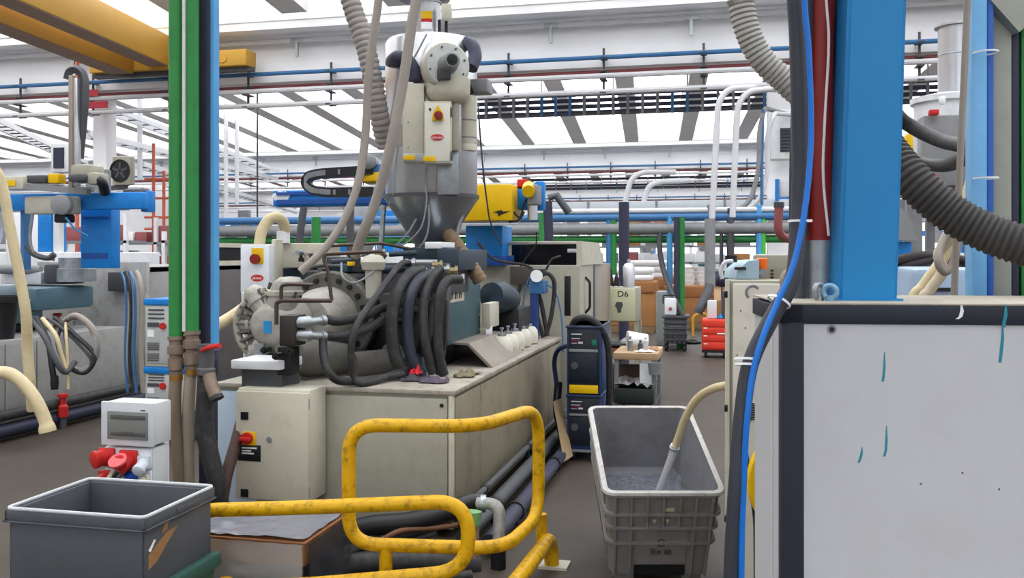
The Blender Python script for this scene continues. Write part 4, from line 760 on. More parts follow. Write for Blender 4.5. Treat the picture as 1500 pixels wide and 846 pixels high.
hose([(835, 505, 7.7), (818, 512, 7.8), (812, 530, 7.9), (815, 560, 7.9)], .02, mat('blue_hose', (36, 46, 84), .5), 'thick_hose', 'dark blue hose bending left of the upper temperature unit')
hose([(818, 560, 8.0), (816, 600, 7.9), (824, 640, 7.8)], .035, M_blk2, 'thick_hose', 'black hose hanging left of the lower temperature unit')
B().prism([P(810, 588, 7.6), P(815, 586, 7.7), P(832, 672, 7.3), P(826, 676, 7.2)], (.02, .12, 0)).solo('plywood_offcut', mat('plywood', (150, 128, 98), .7), 'narrow plywood board leaning beside the bed pipes', 'board')
# ---------------------------------------------------------------- work table
wt = thing('work_table', 'small cluttered work table with wooden top behind the dark blue units', 'table', P(930, 630, 8.8))
a = ab(898, 964, 517, 527, 8.6, .7); B().box(*a, .005).part('top', mat('wood_top', (176, 146, 112), .6, 0, .1, 5), wt)
for x in (a[0]+.03, a[1]-.04):
    for y in (a[2]+.03, a[3]-.03): B().box(x-.02, x+.02, y-.02, y+.02, 0, a[4]).part('leg', M_mgrey, wt)
B().box(a[0]+.01, a[1]-.02, a[2]+.02, a[3]-.02, .28, .3).part('lower_shelf', M_dgrey, wt)
B().box(*ab(937, 959, 532, 563, 8.59, .02)).part('side_panel', M_wht, wt, 'white panel at the right front'); B().box(*ab(898, 937, 533, 590, 9.1, .02)).part('back_panel', mat('brown_panel', (84, 70, 60), .7), wt)
zt_ = a[5]
pt = thing('grey_bucket', 'small grey bucket hooked on the right front edge of the work table', 'bucket', P(960, 540, 8.5)); B().lathe(P(959, 548, 8.5), (0, 0, 1), [(.03, 0), (.05, 0), (.065, .11), (.06, .11), (.045, .01), (0, .01)], 16).part('bucket', M_mgrey, pt)
def on_table(px, nm, label, cat, r, h, m, dy=.25, lying=False):
    p = ony(px, 520, a[2]+dy); p.z = zt_
    if lying: return B().lathe(p+V((0, 0, r)), (1, .3, 0), [(r*.5, -h/2), (r, -h/2), (r*.6, h/2), (r*.3, h/2), (r*.5, -h/2)], 16, cap=False).solo(nm, m, label, cat)
    return B().lathe(p, (0, 0, 1), [(0, 0), (r, 0), (r, h*.7), (r*.45, h*.8), (r*.45, h), (0, h)], 12).solo(nm, m, label, cat)
on_table(934, 'paper_roll', 'white conical paper roll lying on the work table', 'roll', .09, .2, M_wht2, .4, True)
on_table(923, 'spray_can', 'grey spray can standing on the work table', 'can', .026, .14, M_galv, .2); on_table(938, 'bottle', 'dark bottle among the clutter on the work table', 'bottle', .025, .11, M_dgrey, .15); on_table(946, 'bottle', 'clear bottle right of the dark one on the work table', 'bottle', .025, .13, M_pgrey, .3)
p = ony(945, 520, a[2]+.12); p.z = zt_; rag(p, (.12, .09), mat('paper_sheets', (214, 212, 210), .8), 'paper_sheet', 'crumpled white paper on the right of the work table', 'paper', h=.03, seed=3)
p = ony(957, 520, a[2]+.3); p.z = zt_; rag(p, (.07, .1), mat('cloth_tan', (160, 124, 96), .9), 'cloth', 'tan cloth at the right end of the work table', 'cloth', h=.05, seed=9)
sc_ = thing('scrap_tub', 'dark green tub of plastic film under the work table', 'tub', P(925, 620, 8.7))
aa = ab(900, 958, 566, 620, 8.55, .5); B().box(aa[0], aa[1], aa[2], aa[3], .305, aa[5]-.02, .01).part('tub', mat('tub_dark', (46, 52, 50), .5), sc_)
film(V((aa[0], aa[2], aa[5]-.02)), V((aa[1]-aa[0], 0, 0)), V((0, .5, 0)), V((0, 0, 1)), 12, .05, 6, 'plastic_film', mat('film_heap', (150, 148, 152), .25, 0, .15, 8), sc_)
# ---------------------------------------------------------------- ribbed box pallet with hose, propped up at the back
Dn = 4.5
n0 = P(884, 722, Dn); n1 = P(1064, 722, Dn); f0 = P(878, 594, Dn*1.21); f1 = P(1024, 594, Dn*1.21)
xa = (n1-n0).normalized(); lv = ((f0+f1)/2-(n0+n1)/2); W_, L_ = (n1-n0).length, lv.length
ya = (lv-xa*lv.dot(xa)).normalized(); za = xa.cross(ya); o_ = (n0+n1)/2
BM = MX(((xa.x, ya.x, za.x, o_.x), (xa.y, ya.y, za.y, o_.y), (xa.z, ya.z, za.z, o_.z), (0, 0, 0, 1)))
HB = .50
M_bin = mat('bin_grey', (124, 121, 119), .6, 0, .12, 5, dirt=(112, 98, 84), dirtamt=.6); M_bin2 = mat('bin_inner', (116, 117, 122), .5, 0, .1, 3, dirt=(98, 84, 72), dirtamt=.6)
bn = thing('box_pallet', 'dirty grey ribbed plastic box pallet tilted forward with a hose in it', 'bin', (o_.x, o_.y, 0))
def rrect(w, l, r, z, n=5):
    out = []
    for cx_, cy_, a0 in ((w/2-r, r, -PI/2), (w/2-r, l-r, 0), (-w/2+r, l-r, PI/2), (-w/2+r, r, PI)):
        for k in range(n+1): a = a0+PI/2*k/n; out.append(V((cx_+r*math.cos(a), cy_+r*math.sin(a), z)))
    return out
def shell(secs, cap0=False, cap1=False):
    b = B(BM); rg = [[b.b.verts.new(BM @ v) for v in s_] for s_ in secs]; k = len(rg[0])
    for p_, q_ in zip(rg, rg[1:]):
        for j in range(k): b.b.faces.new((p_[j], p_[(j+1) % k], q_[(j+1) % k], q_[j]))
    if cap0: b.b.faces.new(rg[0][::-1])
    if cap1: b.b.faces.new(rg[-1])
    return b
ins = lambda w, l, i, r, z: [v+V((0, i, 0)) for v in rrect(w-2*i, l-2*i, r, z)]
shell([ins(W_, L_, .052, .05, -HB), ins(W_, L_, .018, .05, -.02)], cap0=True).part('outer_wall', M_bin, bn)
shell([ins(W_, L_, .085, .04, -.36), ins(W_, L_, .03, .04, -.02), ins(W_, L_, .028, .04, -.005)], cap0=True).part('inner_wall', M_bin2, bn)
shell([ins(W_, L_, .026, .04, -.03), ins(W_, L_, .026, .04, 0), ins(W_, L_, .0, .06, 0), ins(W_, L_, -.004, .06, -.012), ins(W_, L_, .006, .06, -.03), ins(W_, L_, .03, .05, -.03)]).part('rim', mat('bin_rim', (170, 168, 164), .5, 0, .15, 12, dirt=(120, 104, 84), dirtamt=.6), bn, 'pale worn rim')
for z in (-.13, -.21, -.30):
    e_ = -z*.085; shell([ins(W_, L_, .02+e_, .05, z-.008), ins(W_, L_, -.004+e_, .055, z-.007), ins(W_, L_, -.004+e_, .055, z+.007), ins(W_, L_, .02+e_, .05, z+.008)]).part('rib', M_bin, bn)
for k in range(7):
    x = -W_/2+.06+(W_-.12)*k/6
    zb_ = -.21 if abs(x) < .14 else -HB; k_ = 1-.09*(-zb_)
    B(BM).prism([(x-.007, .001, -.03), (x+.007, .001, -.03), (x*k_+.007, .001-zb_*.075, zb_), (x*k_-.007, .001-zb_*.075, zb_)], (0, .02, 0)).part('rib', M_bin, bn)
for k in range(1, 9):
    y = L_*k/9
    for s_ in (-1, 1): xa_, xb_ = s_*(W_/2-.008), s_*(W_/2-.048); B(BM).prism([(xa_, y-.006, -.03), (xa_, y+.006, -.03), (xb_, y+.006, -HB), (xb_, y-.006, -HB)], (-s_*.012, 0, 0)).part('rib', M_bin, bn)
B(BM).prism([(-.13, .026, -.22), (.13, .026, -.22), (.13, .041, -.43), (-.13, .041, -.43)], (0, .02, 0)).part('logo_panel', M_bin, bn)
B(BM @ MX.Translation(V((0, .018, -.03))) @ MX.Rotation(.0, 4, 'X')).lathe((.0, .011, -.27), (0, -1, 0), [(.022, 0), (.022, .003), (.016, .003), (.016, 0)], 16, cap=False).box(-.05, -.03, .009, .012, -.335, -.305).box(-.02, .0, .009, .012, -.335, -.315).box(.02, .05, .009, .012, -.335, -.31).part('embossed_logo', mat('bin_dark', (74, 72, 72), .6), bn)
B(BM).box(.01, .055, .02, .028, -.115, -.095).part('label', mat('label_cream', (190, 180, 150), .6), bn)
for x in (-.04, .025): B(BM).prism([(x-.01, .034, -.165), (x+.01, .034, -.165), (x, .034, -.185)], (0, -.012, 0)).part('arrow_mark', MATS['label_cream'], bn)
B(BM).box(-.13, .13, .045, .09, -HB-.001, -.44).part('fork_pocket', M_blk2, bn)
for s_ in (-1, 1): B(BM).box(s_*(W_/2-.13)-.05, s_*(W_/2-.13)+.05, .08, .18, -HB-.05, -HB).part('foot', M_bin, bn)
film(BM @ V((-W_/2+.08, .08, -.31)), (BM.to_3x3() @ V((W_-.16, 0, 0))), (BM.to_3x3() @ V((0, L_-.3, -.04))), za, 22, .02, 4, 'granulate_heap', mat('granulate', (96, 99, 108), .5, 0, .5, 40, bump=.8, bscale=90), bn)['kind'] = 'stuff'
bb = P(965, 600, 5.35); B().box(bb.x-.17, bb.x+.17, bb.y-.12, bb.y+.12, 0, max(.1, (BM @ V((0, L_*.85, -HB))).z-.01)).solo('timber_block', mat('timber', (130, 104, 76), .8), 'timber block under the raised back of the box pallet', 'block')
lh = thing('suction_lance', 'cream suction hose with shiny metal lance dipping into the box pallet', 'hose', P(990, 655, 4.9))
hp = [(1110, 566, 4.35), (1085, 564, 4.4), (1050, 567, 4.55), (1022, 583, 4.7), (1004, 612, 4.8), (994, 640, 4.87), (988, 656, 4.9)]
B().tube(sm([P(*p) for p in hp], 6), .021, 12).part('hose', M_cream, lh)
B().tube([P(989, 652, 4.895), P(984, 668, 4.92), P(964, 722, 4.98)], [.024, .02, .02], 14).part('lance', mat('polished', (250, 251, 252), .22, .6, .03, 3), lh, 'shiny metal lance'); B().lathe(P(988, 655, 4.9), P(984, 668, 4.92)-P(988, 655, 4.9), [(.024, 0), (.028, 0), (.028, .012), (.024, .012)], 12).part('hose_clip', M_galv, lh)
# ---------------------------------------------------------------- big white cabinet at the right
DC = 2.5; A = P(1146, 443, DC); rz = TH-math.radians(6); CM_ = face_at((A.x, A.y, 0), rz); ZT = A.z
nrm = CM_.to_3x3() @ V((0, -1, 0))
def onpl(px, py): r = ray(px, py); o = V((0, 0, HC)); t = (V((A.x, A.y, 0))-o).dot(nrm)/r.dot(nrm); return CM_.inverted() @ (o+r*t)
wcab = thing('machine_cabinet', 'large white machine cabinet with dark grey frame at right, marked with teal strokes', 'cabinet', (A.x, A.y, 0), rz)
CW, CDp = 2.0, .52; fw_ = onpl(1178, 600).x; zf = onpl(1178, 474).z
M_frame = mat('frame_dark', (36, 40, 52), .6, 0, .06, 4)
b = B(CM_); b.box(0, fw_, 0, fw_, 0, ZT-.006, .003).box(0, CW, 0, .05, zf, ZT-.006, .003).box(0, .05, 0, CDp, zf-.005, ZT-.012, .003).box(CW-.06, CW, 0, .06, 0, ZT-.01).box(.02, .06, CDp-.04, CDp-.01, 0, ZT-.012).box(0, CW, 0, .05, 0, .08)
b.part('frame', M_frame, wcab)
M_cab = mat('cabinet_white', (194, 196, 200), .42, 0, .03, 1.2, dirt=(176, 174, 172), dirtamt=.35)
fpn = B(CM_).box(fw_, CW-.06, .006, .03, .08, zf).part('front_panel', M_cab, wcab)
sp_ = B(CM_).box(.008, .03, fw_, CDp, .08, zf-.005).part('side_panel', M_cab, wcab)
B(CM_).box(.004, .01, fw_+.12, fw_+.14, .08, zf-.005).part('seam', M_pgrey, sp_)
B(CM_).box(.002, CW, .002, CDp, ZT-.006, ZT, .002).part('top_plate', mat('dusty_top', (170, 162, 148), .7, 0, .12, 6, dirt=(110, 100, 88), dirtamt=.4), wcab)
B(CM_).box(.04, CW, CDp-.03, CDp-.01, .08, ZT-.012).part('back_panel', M_mgrey, wcab)
c = onpl(1219, 482); B(CM_).lathe((c.x, .006, c.z), (0, -1, 0), [(0, 0), (.012, 0), (.012, .003), (0, .003)], 14).part('bolt_washer', M_mgrey, fpn); B(CM_).lathe((c.x, .002, c.z), (0, -1, 0), [(0, 0), (.007, 0), (.006, .004), (0, .004)], 6).part('bolt', M_blk2, fpn)
M_tealp = mat('teal_paint', (40, 134, 150), .5, 0, .1, 9)
def stroke(pts, wpx, y0, nm, m, par):
    cs = [onpl(*p) for p in pts]; b = B(CM_); n = len(cs)
    L_ = [V((c.x-wpx*S(DC)*w_/2, y0, c.z)) for c, w_ in zip(cs, [.35]+[1]*(n-1))]; R_ = [V((c.x+wpx*S(DC)*w_/2, y0, c.z)) for c, w_ in zip(cs, [.35]+[1]*(n-1))]
    b.prism(L_+R_[::-1], (0, -.0008, 0)); return b.part(nm, m, par)
stroke([(1296.5, 516), (1296.5, 535), (1295.5, 548), (1294, 559)], 3.6, .006, 'paint_stroke', M_tealp, fpn)
stroke([(1299.5, 624), (1299.5, 645), (1298.5, 660), (1296, 669)], 3.6, .006, 'paint_stroke', M_tealp, fpn)
stroke([(1263.5, 655), (1263, 665), (1261, 672), (1258.5, 678)], 3.6, .006, 'paint_stroke', M_tealp, fpn)
stroke([(1473, 446), (1473, 460), (1470.5, 472), (1470, 479)], 5, -.001, 'paint_stroke', M_tealp, wcab); stroke([(1470, 477), (1470, 495), (1468, 515), (1466, 531)], 4.5, .006, 'paint_stroke', M_tealp, fpn)
stroke([(1408, 446), (1409, 455), (1407, 463), (1402, 467)], 5, -.001, 'white_scrape', M_wht2, wcab)
for px, py in ((1350, 709), (1411, 693), (1465, 717)): c = onpl(px, py); B(CM_).lathe((c.x, .006, c.z), (0, -1, 0), [(0, 0), (.003, 0), (0, .0015)], 8).part('fleck', M_dgrey, fpn)
# things on the cabinet top
def on_top(px, dy): r = ray(px, 430); c = CM_ @ V((0, dy, 0)); o = V((0, 0, HC)); t = (c-o).dot(nrm)/r.dot(nrm); p = o+r*t; p.z = ZT; return p
def ring(px, dy, r, th, m, label, tilt):
    p = on_top(px, dy)+V((0, 0, r+th)); u = V((math.cos(tilt), math.sin(tilt), 0)); q = [p+u*r*math.cos(2*PI*k/24)+V((0, 0, r*math.sin(2*PI*k/24))) for k in range(24)]
    b = B(); b.tube(q, th, 10, closed=True); b.cyl(p+V((0, 0, -r-th)), p+V((0, 0, -r+th)), th*1.6); return b.solo('lifting_eye', m, label, 'lifting eye')
ring(1165, .34, .036, .012, mat('eye_tan', (160, 152, 136), .5, .3), 'tan lifting eye bolt at the cabinet corner behind the black hose', TH-.4)
ring(1200, .12, .02, .008, M_galv, 'small galvanised lifting eye left of the blue column', TH+.6)
ring(1216, .1, .018, .008, mat('eye_blue', (120, 160, 190), .4, .4), 'bluish lifting eye at the foot of the blue column', TH-.5)
p = on_top(1200, .3); RP = .053
t = thing('red_duct_pipe', 'thick red vertical pipe on a galvanised sleeve beside the blue column', 'pipe', p)
B().cyl(p, V((p.x, p.y, P(1200, 352, 2.8).z)), RP*.98, n=24).part('galvanised_sleeve', M_galv, t, 'speckled galvanised sleeve'); zr = P(1200, 354, 2.8).z
B().cyl(V((p.x, p.y, zr)), V((p.x, p.y, 6.5)), .043, n=24).part('red_tube', mat('pipe_red', (150, 44, 40), .4, 0, .08, 5), t)
p2_ = p+RT*.055+FW*.04; B().cyl(V((p2_.x, p2_.y, ZT)), V((p2_.x, p2_.y, 6.5)), .026, n=18).solo('red_duct_pipe', MATS['pipe_red'], 'slimmer red pipe between the thick red pipe and the blue column', 'pipe')
p3 = p-RT*.05+FW*.05; B().box(p3.x-.012, p3.x+.012, p3.y-.02, p3.y+.02, ZT, 6.5).solo('navy_strip', M_navy, 'narrow navy upright strip left of the thick red pipe', 'post')
hose([(1204, -400, 2.68), (1209, -40, 2.68), (1214, 60, 2.68), (1208, 180, 2.68), (1206, 260, 2.68), (1214, 345, 2.68)], .004, M_pgrey, 'thin_wire', 'thin pale wire hanging in front of the red pipes', cat='wire')
# blue column
p = on_top(1260, .22); t = thing('blue_column', 'bright sky blue square steel column standing on the white cabinet', 'column', p)
q0, q1 = p, P(1288, -420, 2.72); cw_ = .082
b = B(); up_ = V((q1-q0)); rots = MX.Rotation(rz, 3, 'Z'); sq_ = [rots @ V((x, y, 0)) for x, y in ((-cw_, -cw_), (cw_, -cw_), (cw_, cw_), (-cw_, cw_))]
b.prism([q0+s_ for s_ in sq_], up_); bv = [e for e in b.b.edges if abs((e.verts[0].co-e.verts[1].co).z) > 1]
bmesh.ops.bevel(b.b, geom=bv, offset=.01, segments=3, affect='EDGES'); b.part('shaft', M_ltblue if False else mat('sky_blue', (24, 126, 186), .4, 0, .04, 2.5), t)
B(MX.Translation(p) @ MX.Rotation(rz, 4, 'Z')).box(-.095, .095, -.09, .09, 0, .006).part('foot_plate', MATS['sky_blue'], t)
# long hoses in front of the cabinet corner
t = thing('insulated_pipe', 'black lagged vertical pipe beside the blue cable', 'pipe', P(1171, 350, 2.75))
B().tube(sm([P(1184, -560, 2.75), P(1178, -60, 2.75), P(1175, 100, 2.75), P(1171, 230, 2.75), P(1170, 345, 2.75)], 5), .029, 16).part('lagging', mat('lagging', (62, 64, 70), .8, 0, .2, 14, bump=.4, bscale=60), t)
B().cyl(P(1170, 345, 2.75), V((P(1170, 345, 2.75).x, P(1170, 345, 2.75).y, ZT)), .02).part('lower_tube', M_dgrey, t)
big = hose([(1158, -560, 2.5), (1163, -60, 2.5), (1168, 60, 2.5), (1172, 250, 2.5), (1168, 350, 2.48), (1160, 412, 2.45), (1128, 470, 2.42), (1100, 530, 2.4), (1088, 600, 2.38), (1080, 700, 2.36), (1074, 800, 2.36), (1072, 900, 2.36), (1072, 1330, 2.36)], .022, mat('hose_navy_black', (54, 57, 66), .45, 0, .1, 5), 'black_hose', 'thick black hose running down past the white cabinet corner', n=8, k=14)
hose([(1166, -560, 2.44), (1176, -60, 2.44), (1185, 80, 2.44), (1188, 200, 2.44), (1180, 300, 2.42), (1163, 385, 2.4), (1140, 440, 2.38), (1118, 492, 2.36), (1102, 550, 2.35), (1094, 620, 2.34), (1090, 700, 2.34), (1086, 850, 2.34), (1084, 1340, 2.34)], .008, mat('cable_blue', (24, 110, 200), .4, 0, .05, 4), 'blue_cable', 'bright blue cable tied along the thick black hose', n=8, cat='cable')
for i, (px, py, d, r) in enumerate(((1172, 325, 2.46, .03), (1142, 440, 2.41, .03), (1093, 532, 2.38, .027), (1092, 524, 2.38, .027))):
    c = P(px, py, d); ax = V((P(1128, 470, 2.42)-P(1160, 412, 2.45))) if i == 1 else (V((0, 0, 1)) if i == 0 else P(1088, 600, 2.38)-P(1100, 530, 2.4))
    B().lathe(c, ax, [(r, 0), (r+.002, 0), (r+.002, .006), (r, .006)], 16, cap=False).solo('cable_tie', M_wht2, ['white cable tie high on the black hose by the red pipes', 'white cable tie above the cabinet corner', 'lower of two white cable ties on the black hose bend', 'upper of two white cable ties on the black hose bend'][i], 'cable tie')
# ribbed ducts
corr([(1100, -420, 4.0), (1084, -40, 4.0), (1086, 5, 4.0), (1096, 48, 4.0), (1115, 85, 4.0), (1142, 112, 4.0), (1172, 138, 4.0), (1230, 175, 4.05)], .054, mat('duct_light', (168, 166, 160), .6, 0, .12, 9), 'flexible_duct', 'pale ribbed duct curving down from the top behind the black hose', pitch=.022, k=16)
corr([(1150, -420, 3.05), (1196, -60, 3.05), (1212, 0, 3.05), (1228, 60, 3.1), (1250, 140, 3.2), (1290, 205, 3.15), (1335, 262, 3.05), (1390, 310, 3.0), (1445, 340, 2.95), (1500, 360, 2.9), (1580, 385, 2.85)], .062, mat('duct_black', (66, 64, 62), .6, 0, .14, 8), 'flexible_duct', 'thick black ribbed duct sagging behind the blue column to the right edge', pitch=.02, k=18)
hose([(1280, 110, 4.2), (1312, 165, 4.2), (1340, 188, 4.2), (1385, 208, 4.0), (1430, 214, 3.6), (1462, 216, 3.42)], .032, M_blk, 'black_hose', 'upper of two smooth black hoses right of the blue column')
hose([(1290, 200, 4.3), (1320, 222, 4.3), (1348, 238, 4.3), (1385, 242, 4.0), (1430, 226, 3.6), (1462, 222, 3.42)], .03, M_blk, 'black_hose', 'lower of two smooth black hoses right of the blue column')
# frame of the next machine at the right edge
t = thing('machine_portal', 'upright portal frame of pale blue, sage green and black posts at right edge', 'frame', P(1460, 720, 3.3))
def up(px0, px1, d, dep, m, nm, z0=0, z1=4.2): a = ab(px0, px1, 300, 400, d, dep); return B().box(a[0], a[1], a[2], a[3], z0, z1, .004).part(nm, m, t)
up(1424, 1446, 3.3, .1, mat('baby_blue', (120, 184, 232), .45), 'blue_post'); up(1446, 1456, 3.32, .06, mat('strong_blue', (50, 100, 180), .45), 'cable_channel'); up(1452, 1482, 3.36, .12, mat('sage', (156, 160, 148), .5), 'sage_post'); up(1482, 1493, 3.36, .1, M_navy, 'black_post'); up(1496, 1530, 3.36, .12, M_grn, 'green_post')
B().tube([P(1440, -30, 3.34), P(1500, 38, 3.34)], .05, sq=(.03, .045)).part('brace', MATS['sage'], t)
for py in (78, 262): B().lathe(P(1444, py, 3.28), (0, 0, 1), [(.04, 0), (.043, 0), (.043, .006), (.04, .006)], 16, cap=False).part('tie', M_wht2, t)
B().tube([P(1428, -420, 3.25), P(1420, -60, 3.25), P(1412, 120, 3.25), P(1402, 330, 3.25), P(1398, 420, 3.25), P(1394, 1060, 3.25)], .012, 10).solo('grey_rod', M_ghose, 'slim grey upright rod before the drying drums', 'rod')
hose([(1440, 200, 4.6), (1424, 260, 4.6), (1408, 320, 4.6), (1380, 380, 4.6), (1352, 420, 4.6), (1336, 450, 4.6), (1325, 600, 4.6), (1325, 860, 4.6)], .03, M_cream, 'material_hose', 'cream hose leaning left of the sage post, outer one')
hose([(1430, 290, 4.5), (1412, 330, 4.5), (1390, 352, 4.5), (1375, 372, 4.5), (1380, 398, 4.5), (1362, 425, 4.5), (1350, 452, 4.5), (1345, 600, 4.5), (1345, 870, 4.5)], .026, mat('hose_cream2', (196, 182, 158), .45, 0, .06, 5), 'material_hose', 'cream hose kinked above the cabinet top, inner one')
hose([(1402, 320, 4.4), (1404, 350, 4.4), (1396, 385, 4.4), (1384, 398, 4.4), (1374, 380, 4.4), (1385, 345, 4.46), (1404, 328, 4.5), (1412, 330, 4.5)], .02, M_ghose, 'material_hose', 'grey hose looped in front of the cream hoses')
# second dryer group behind
d6 = 6.5; t = thing('background_dryer', 'white drum dryer with steel chimney and grey box behind the ribbed duct', 'dryer', P(1390, 700, d6+.2))
B().lathe(P(1401, 140, d6+.2), (0, 0, 1), [(0, 0), (.125, 0), (.125, .5), (.15, .5), (.15, .515), (0, .52)], 28).part('steel_chimney', M_steel, t); B().lathe(P(1401, 82, d6+.2), (0, 0, 1), [(.126, 0), (.129, .005), (.126, .01)], 28, cap=False).part('hoop', M_galv, t)
B().lathe(P(1392, 235, d6+.25), (0, 0, 1), [(0, 0), (.24, .01), (.25, .04), (.25, .42), (.275, .42), (.275, .46), (.1, .5), (0, .5)], 32).part('white_drum', M_wht, t)
B().box(*ab(1352, 1430, 168, 272, d6-.2, .2), .01).part('grey_box', M_mgrey, t); B().box(*ab(1362, 1376, 160, 168, d6-.25, .06), .005).part('red_button', M_red, t); B().box(*ab(1377, 1386, 140, 152, d6-.1, .05), .01).part('clip', M_wht2, t)
B().lathe(P(1385, 330, d6+.2), (0, 0, 1), [(0, 0), (.06, 0), (.26, .42), (.26, .46), (0, .46)], 28).part('cone', mat('cone_grey', (158, 158, 160), .4, .3), t)
a = ab(1360, 1372, 258, 268, d6-.25, .04); B().box(*a, .004).part('switch', M_yel2, t); c = P(1366, 262, d6-.26); B().cyl(c, c-FW*.04, .03).part('switch_knob', M_red, t)
for px in (1362, 1420): p = P(px, 300, d6+.4); B().box(p.x-.03, p.x+.03, p.y-.03, p.y+.03, 0, p.z+.4).part('stand_leg', M_mgrey, t)
hm_ = thing('background_machine', 'pale blue machine housing with black slot seen behind the cabinet top', 'machine', P(1385, 700, 5.2))
a = ab(1336, 1440, 392, 470, 5.2, .7); B().box(a[0], a[1], a[2], a[3], 0, a[5], .04).part('housing', mat('pale_machine_blue', (150, 172, 196), .45, 0, .05, 3), hm_); B().box(*ab(1362, 1394, 421, 426, 5.19, .03)).part('slot', M_blk2, hm_)
for i, (px, py) in enumerate(((1318, 380), (1330, 388), (1340, 396), (1350, 384))):
    hose([(px-30, py+12, 5.9), (px, py, 5.85), (px+40, py-6, 5.85), (px+90, py+4, 5.9)], .03, mat('cable_brown', (50, 42, 42), .6), 'cable_bundle', ['uppermost dark cable of the bundle right of the blue column', 'second dark cable of the bundle right of the blue column', 'lowest dark cable of the bundle right of the blue column', 'dark cable at the right of the bundle behind the cream hoses'][i], cat='cable')
t = thing('grey_hood', 'small pale grey sloped hood right of the blue column', 'hood', P(1320, 350, 6.2)); B().prism([P(1300, 352, 6.2), P(1345, 352, 6.2), P(1336, 325, 6.2), P(1320, 305, 6.2), P(1300, 300, 6.2)], FW*.3).part('hood', M_mgrey, t); B().box(*ab(1300, 1336, 354, 388, 6.25, .3), .01).part('blue_box', M_blue, t); p = P(1318, 388, 6.3); B().box(p.x-.05, p.x+.05, p.y+.02, p.y+.14, 0, p.z).part('pedestal', M_mgrey, t)
t = thing('yellow_robot_arm', 'yellow arm piece and white cover glimpsed between the two black hoses', 'robot', P(1335, 235, 7.5)); B().box(*ab(1328, 1338, 196, 228, 7.5, .15), .01).part('yellow_cover', M_yel2, t); B().box(*ab(1338, 1352, 198, 240, 7.6, .15), .01).part('white_cover', M_wht2, t); B().box(*ab(1318, 1328, 202, 232, 7.6, .1), .01).part('dark_block', M_navy, t); p = P(1340, 240, 7.7); B().box(p.x-.06, p.x+.06, p.y, p.y+.1, 0, p.z).part('stand', M_mgrey, t)
# ---------------------------------------------------------------- beige cabinet left of the white one
bc_ = thing('control_cabinet', 'tall beige control cabinet with orange beacon left of the white cabinet', 'cabinet', P(1110, 800, 4.4))
a = ab(1062, 1172, 409, 900, 4.25, .6); B().box(a[0]+.02, a[1], a[2]+.01, a[3], .05, a[5]-.004, .008).part('housing', M_bei2, bc_)
dr2 = B().box(a[0]+.035, a[1]-.02, a[2]-.01, a[2]+.014, .1, a[5]-.02, .008).part('door', mat('door_beige2', (210, 206, 192), .45, 0, .05, 3, dirt=(128, 120, 100), dirtamt=.3), bc_); B().box(a[0], a[0]+.022, a[2]-.005, a[2]+.03, 0.0, a[5], .004).part('edge_frame', M_bei, bc_); B().box(a[0]+.02, a[1], a[2]+.02, a[3], 0, .05).part('plinth', M_dgrey, bc_)
for py in (431, 598, 760): B().box(*ab(1061, 1066, py-5, py+5, 4.23, .02), .003).part('hinge', M_blk2, bc_)
vt = B().lathe(ony(1099, 602, a[2]-.014), (0, -1, 0), [(.0, 0), (.042, 0), (.042, .004), (0, .004)], 20).part('fan_grille', M_blk2, dr2)
for k in range(-3, 4): c = ony(1099, 602, a[2]-.019); wd = math.sqrt(max(0, .042**2-(k*.011)**2)); B().box(c.x-wd, c.x+wd, c.y-.002, c.y, c.z+k*.011-.002, c.z+k*.011+.002).part('grille_bar', M_mgrey, vt)
for px, py in ((1085, 455), (1092, 480), (1080, 520), (1096, 540)): B().lathe(ony(px, py, a[2]-.0105), (0, -1, 0), [(0, 0), (.004, 0), (0, .003)], 8).part('screw', M_dgrey, dr2)
p = P(1103, 428, 4.2); B().tube([p+V((.03*math.cos(t_), -.0, .03*math.sin(t_))) for t_ in [PI*.2+PI*1.1*k/12 for k in range(13)]], .007, 8).part('lifting_ring', M_mgrey, bc_)
B().box(*ab(1105, 1172, 373, 412, 4.55, .25), .006).part('upper_box', M_bei2, bc_)
B().lathe(P(1116, 394, 4.45), (0, 0, 1), [(0, -.04), (.024, -.04), (.024, 0), (.026, 0), (.026, .05), (.02, .055), (0, .055)], 18).part('beacon', M_orange, bc_, 'orange warning beacon'); B().lathe(P(1117, 400, 4.42), -FW, [(0, 0), (.022, 0), (.022, .02), (.01, .022), (0, .022)], 14).part('buzzer', M_mgrey, bc_)
for k in range(3): c = P(1130, 396+k*5, 4.53); B().cyl(c, c-FW*.02, .006, n=8).part('lamp', M_blk2, bc_)
B().prism([P(1078, 408, 4.4), P(1112, 408, 4.4), P(1112, 380, 4.4), P(1096, 382, 4.4), P(1080, 396, 4.4)], FW*.25).part('operator_panel', mat('panel_blue', (160, 186, 200), .4), bc_); B().box(*ab(1076, 1093, 391, 395, 4.38, .02)).part('screen_visor', M_blk2, bc_); B().cyl(P(1071, 384, 4.5), P(1071, 374, 4.5), .03).part('knob', M_blk2, bc_)
hose([(1058, 408, 4.4), (1056, 396, 4.4), (1062, 384, 4.4), (1072, 382, 4.45)], .01, M_pgrey, 'thin_cable', 'pale cable curling at the left of the beige cabinet top', cat='cable')
t = thing('yellow_reel', 'yellow hose reel edge between black hose and white cabinet', 'reel', P(1184, 830, 3.4)); B().lathe(P(1184, 712, 3.35), RT*.25+FW*.97, [(0, 0), (.21, 0), (.22, .02), (.22, .05), (.21, .07), (0, .07)], 40).part('reel', M_yel2, t); p = P(1184, 712, 3.45); B().box(p.x-.03, p.x+.03, p.y, p.y+.05, 0, p.z).part('stand', M_dgrey, t)
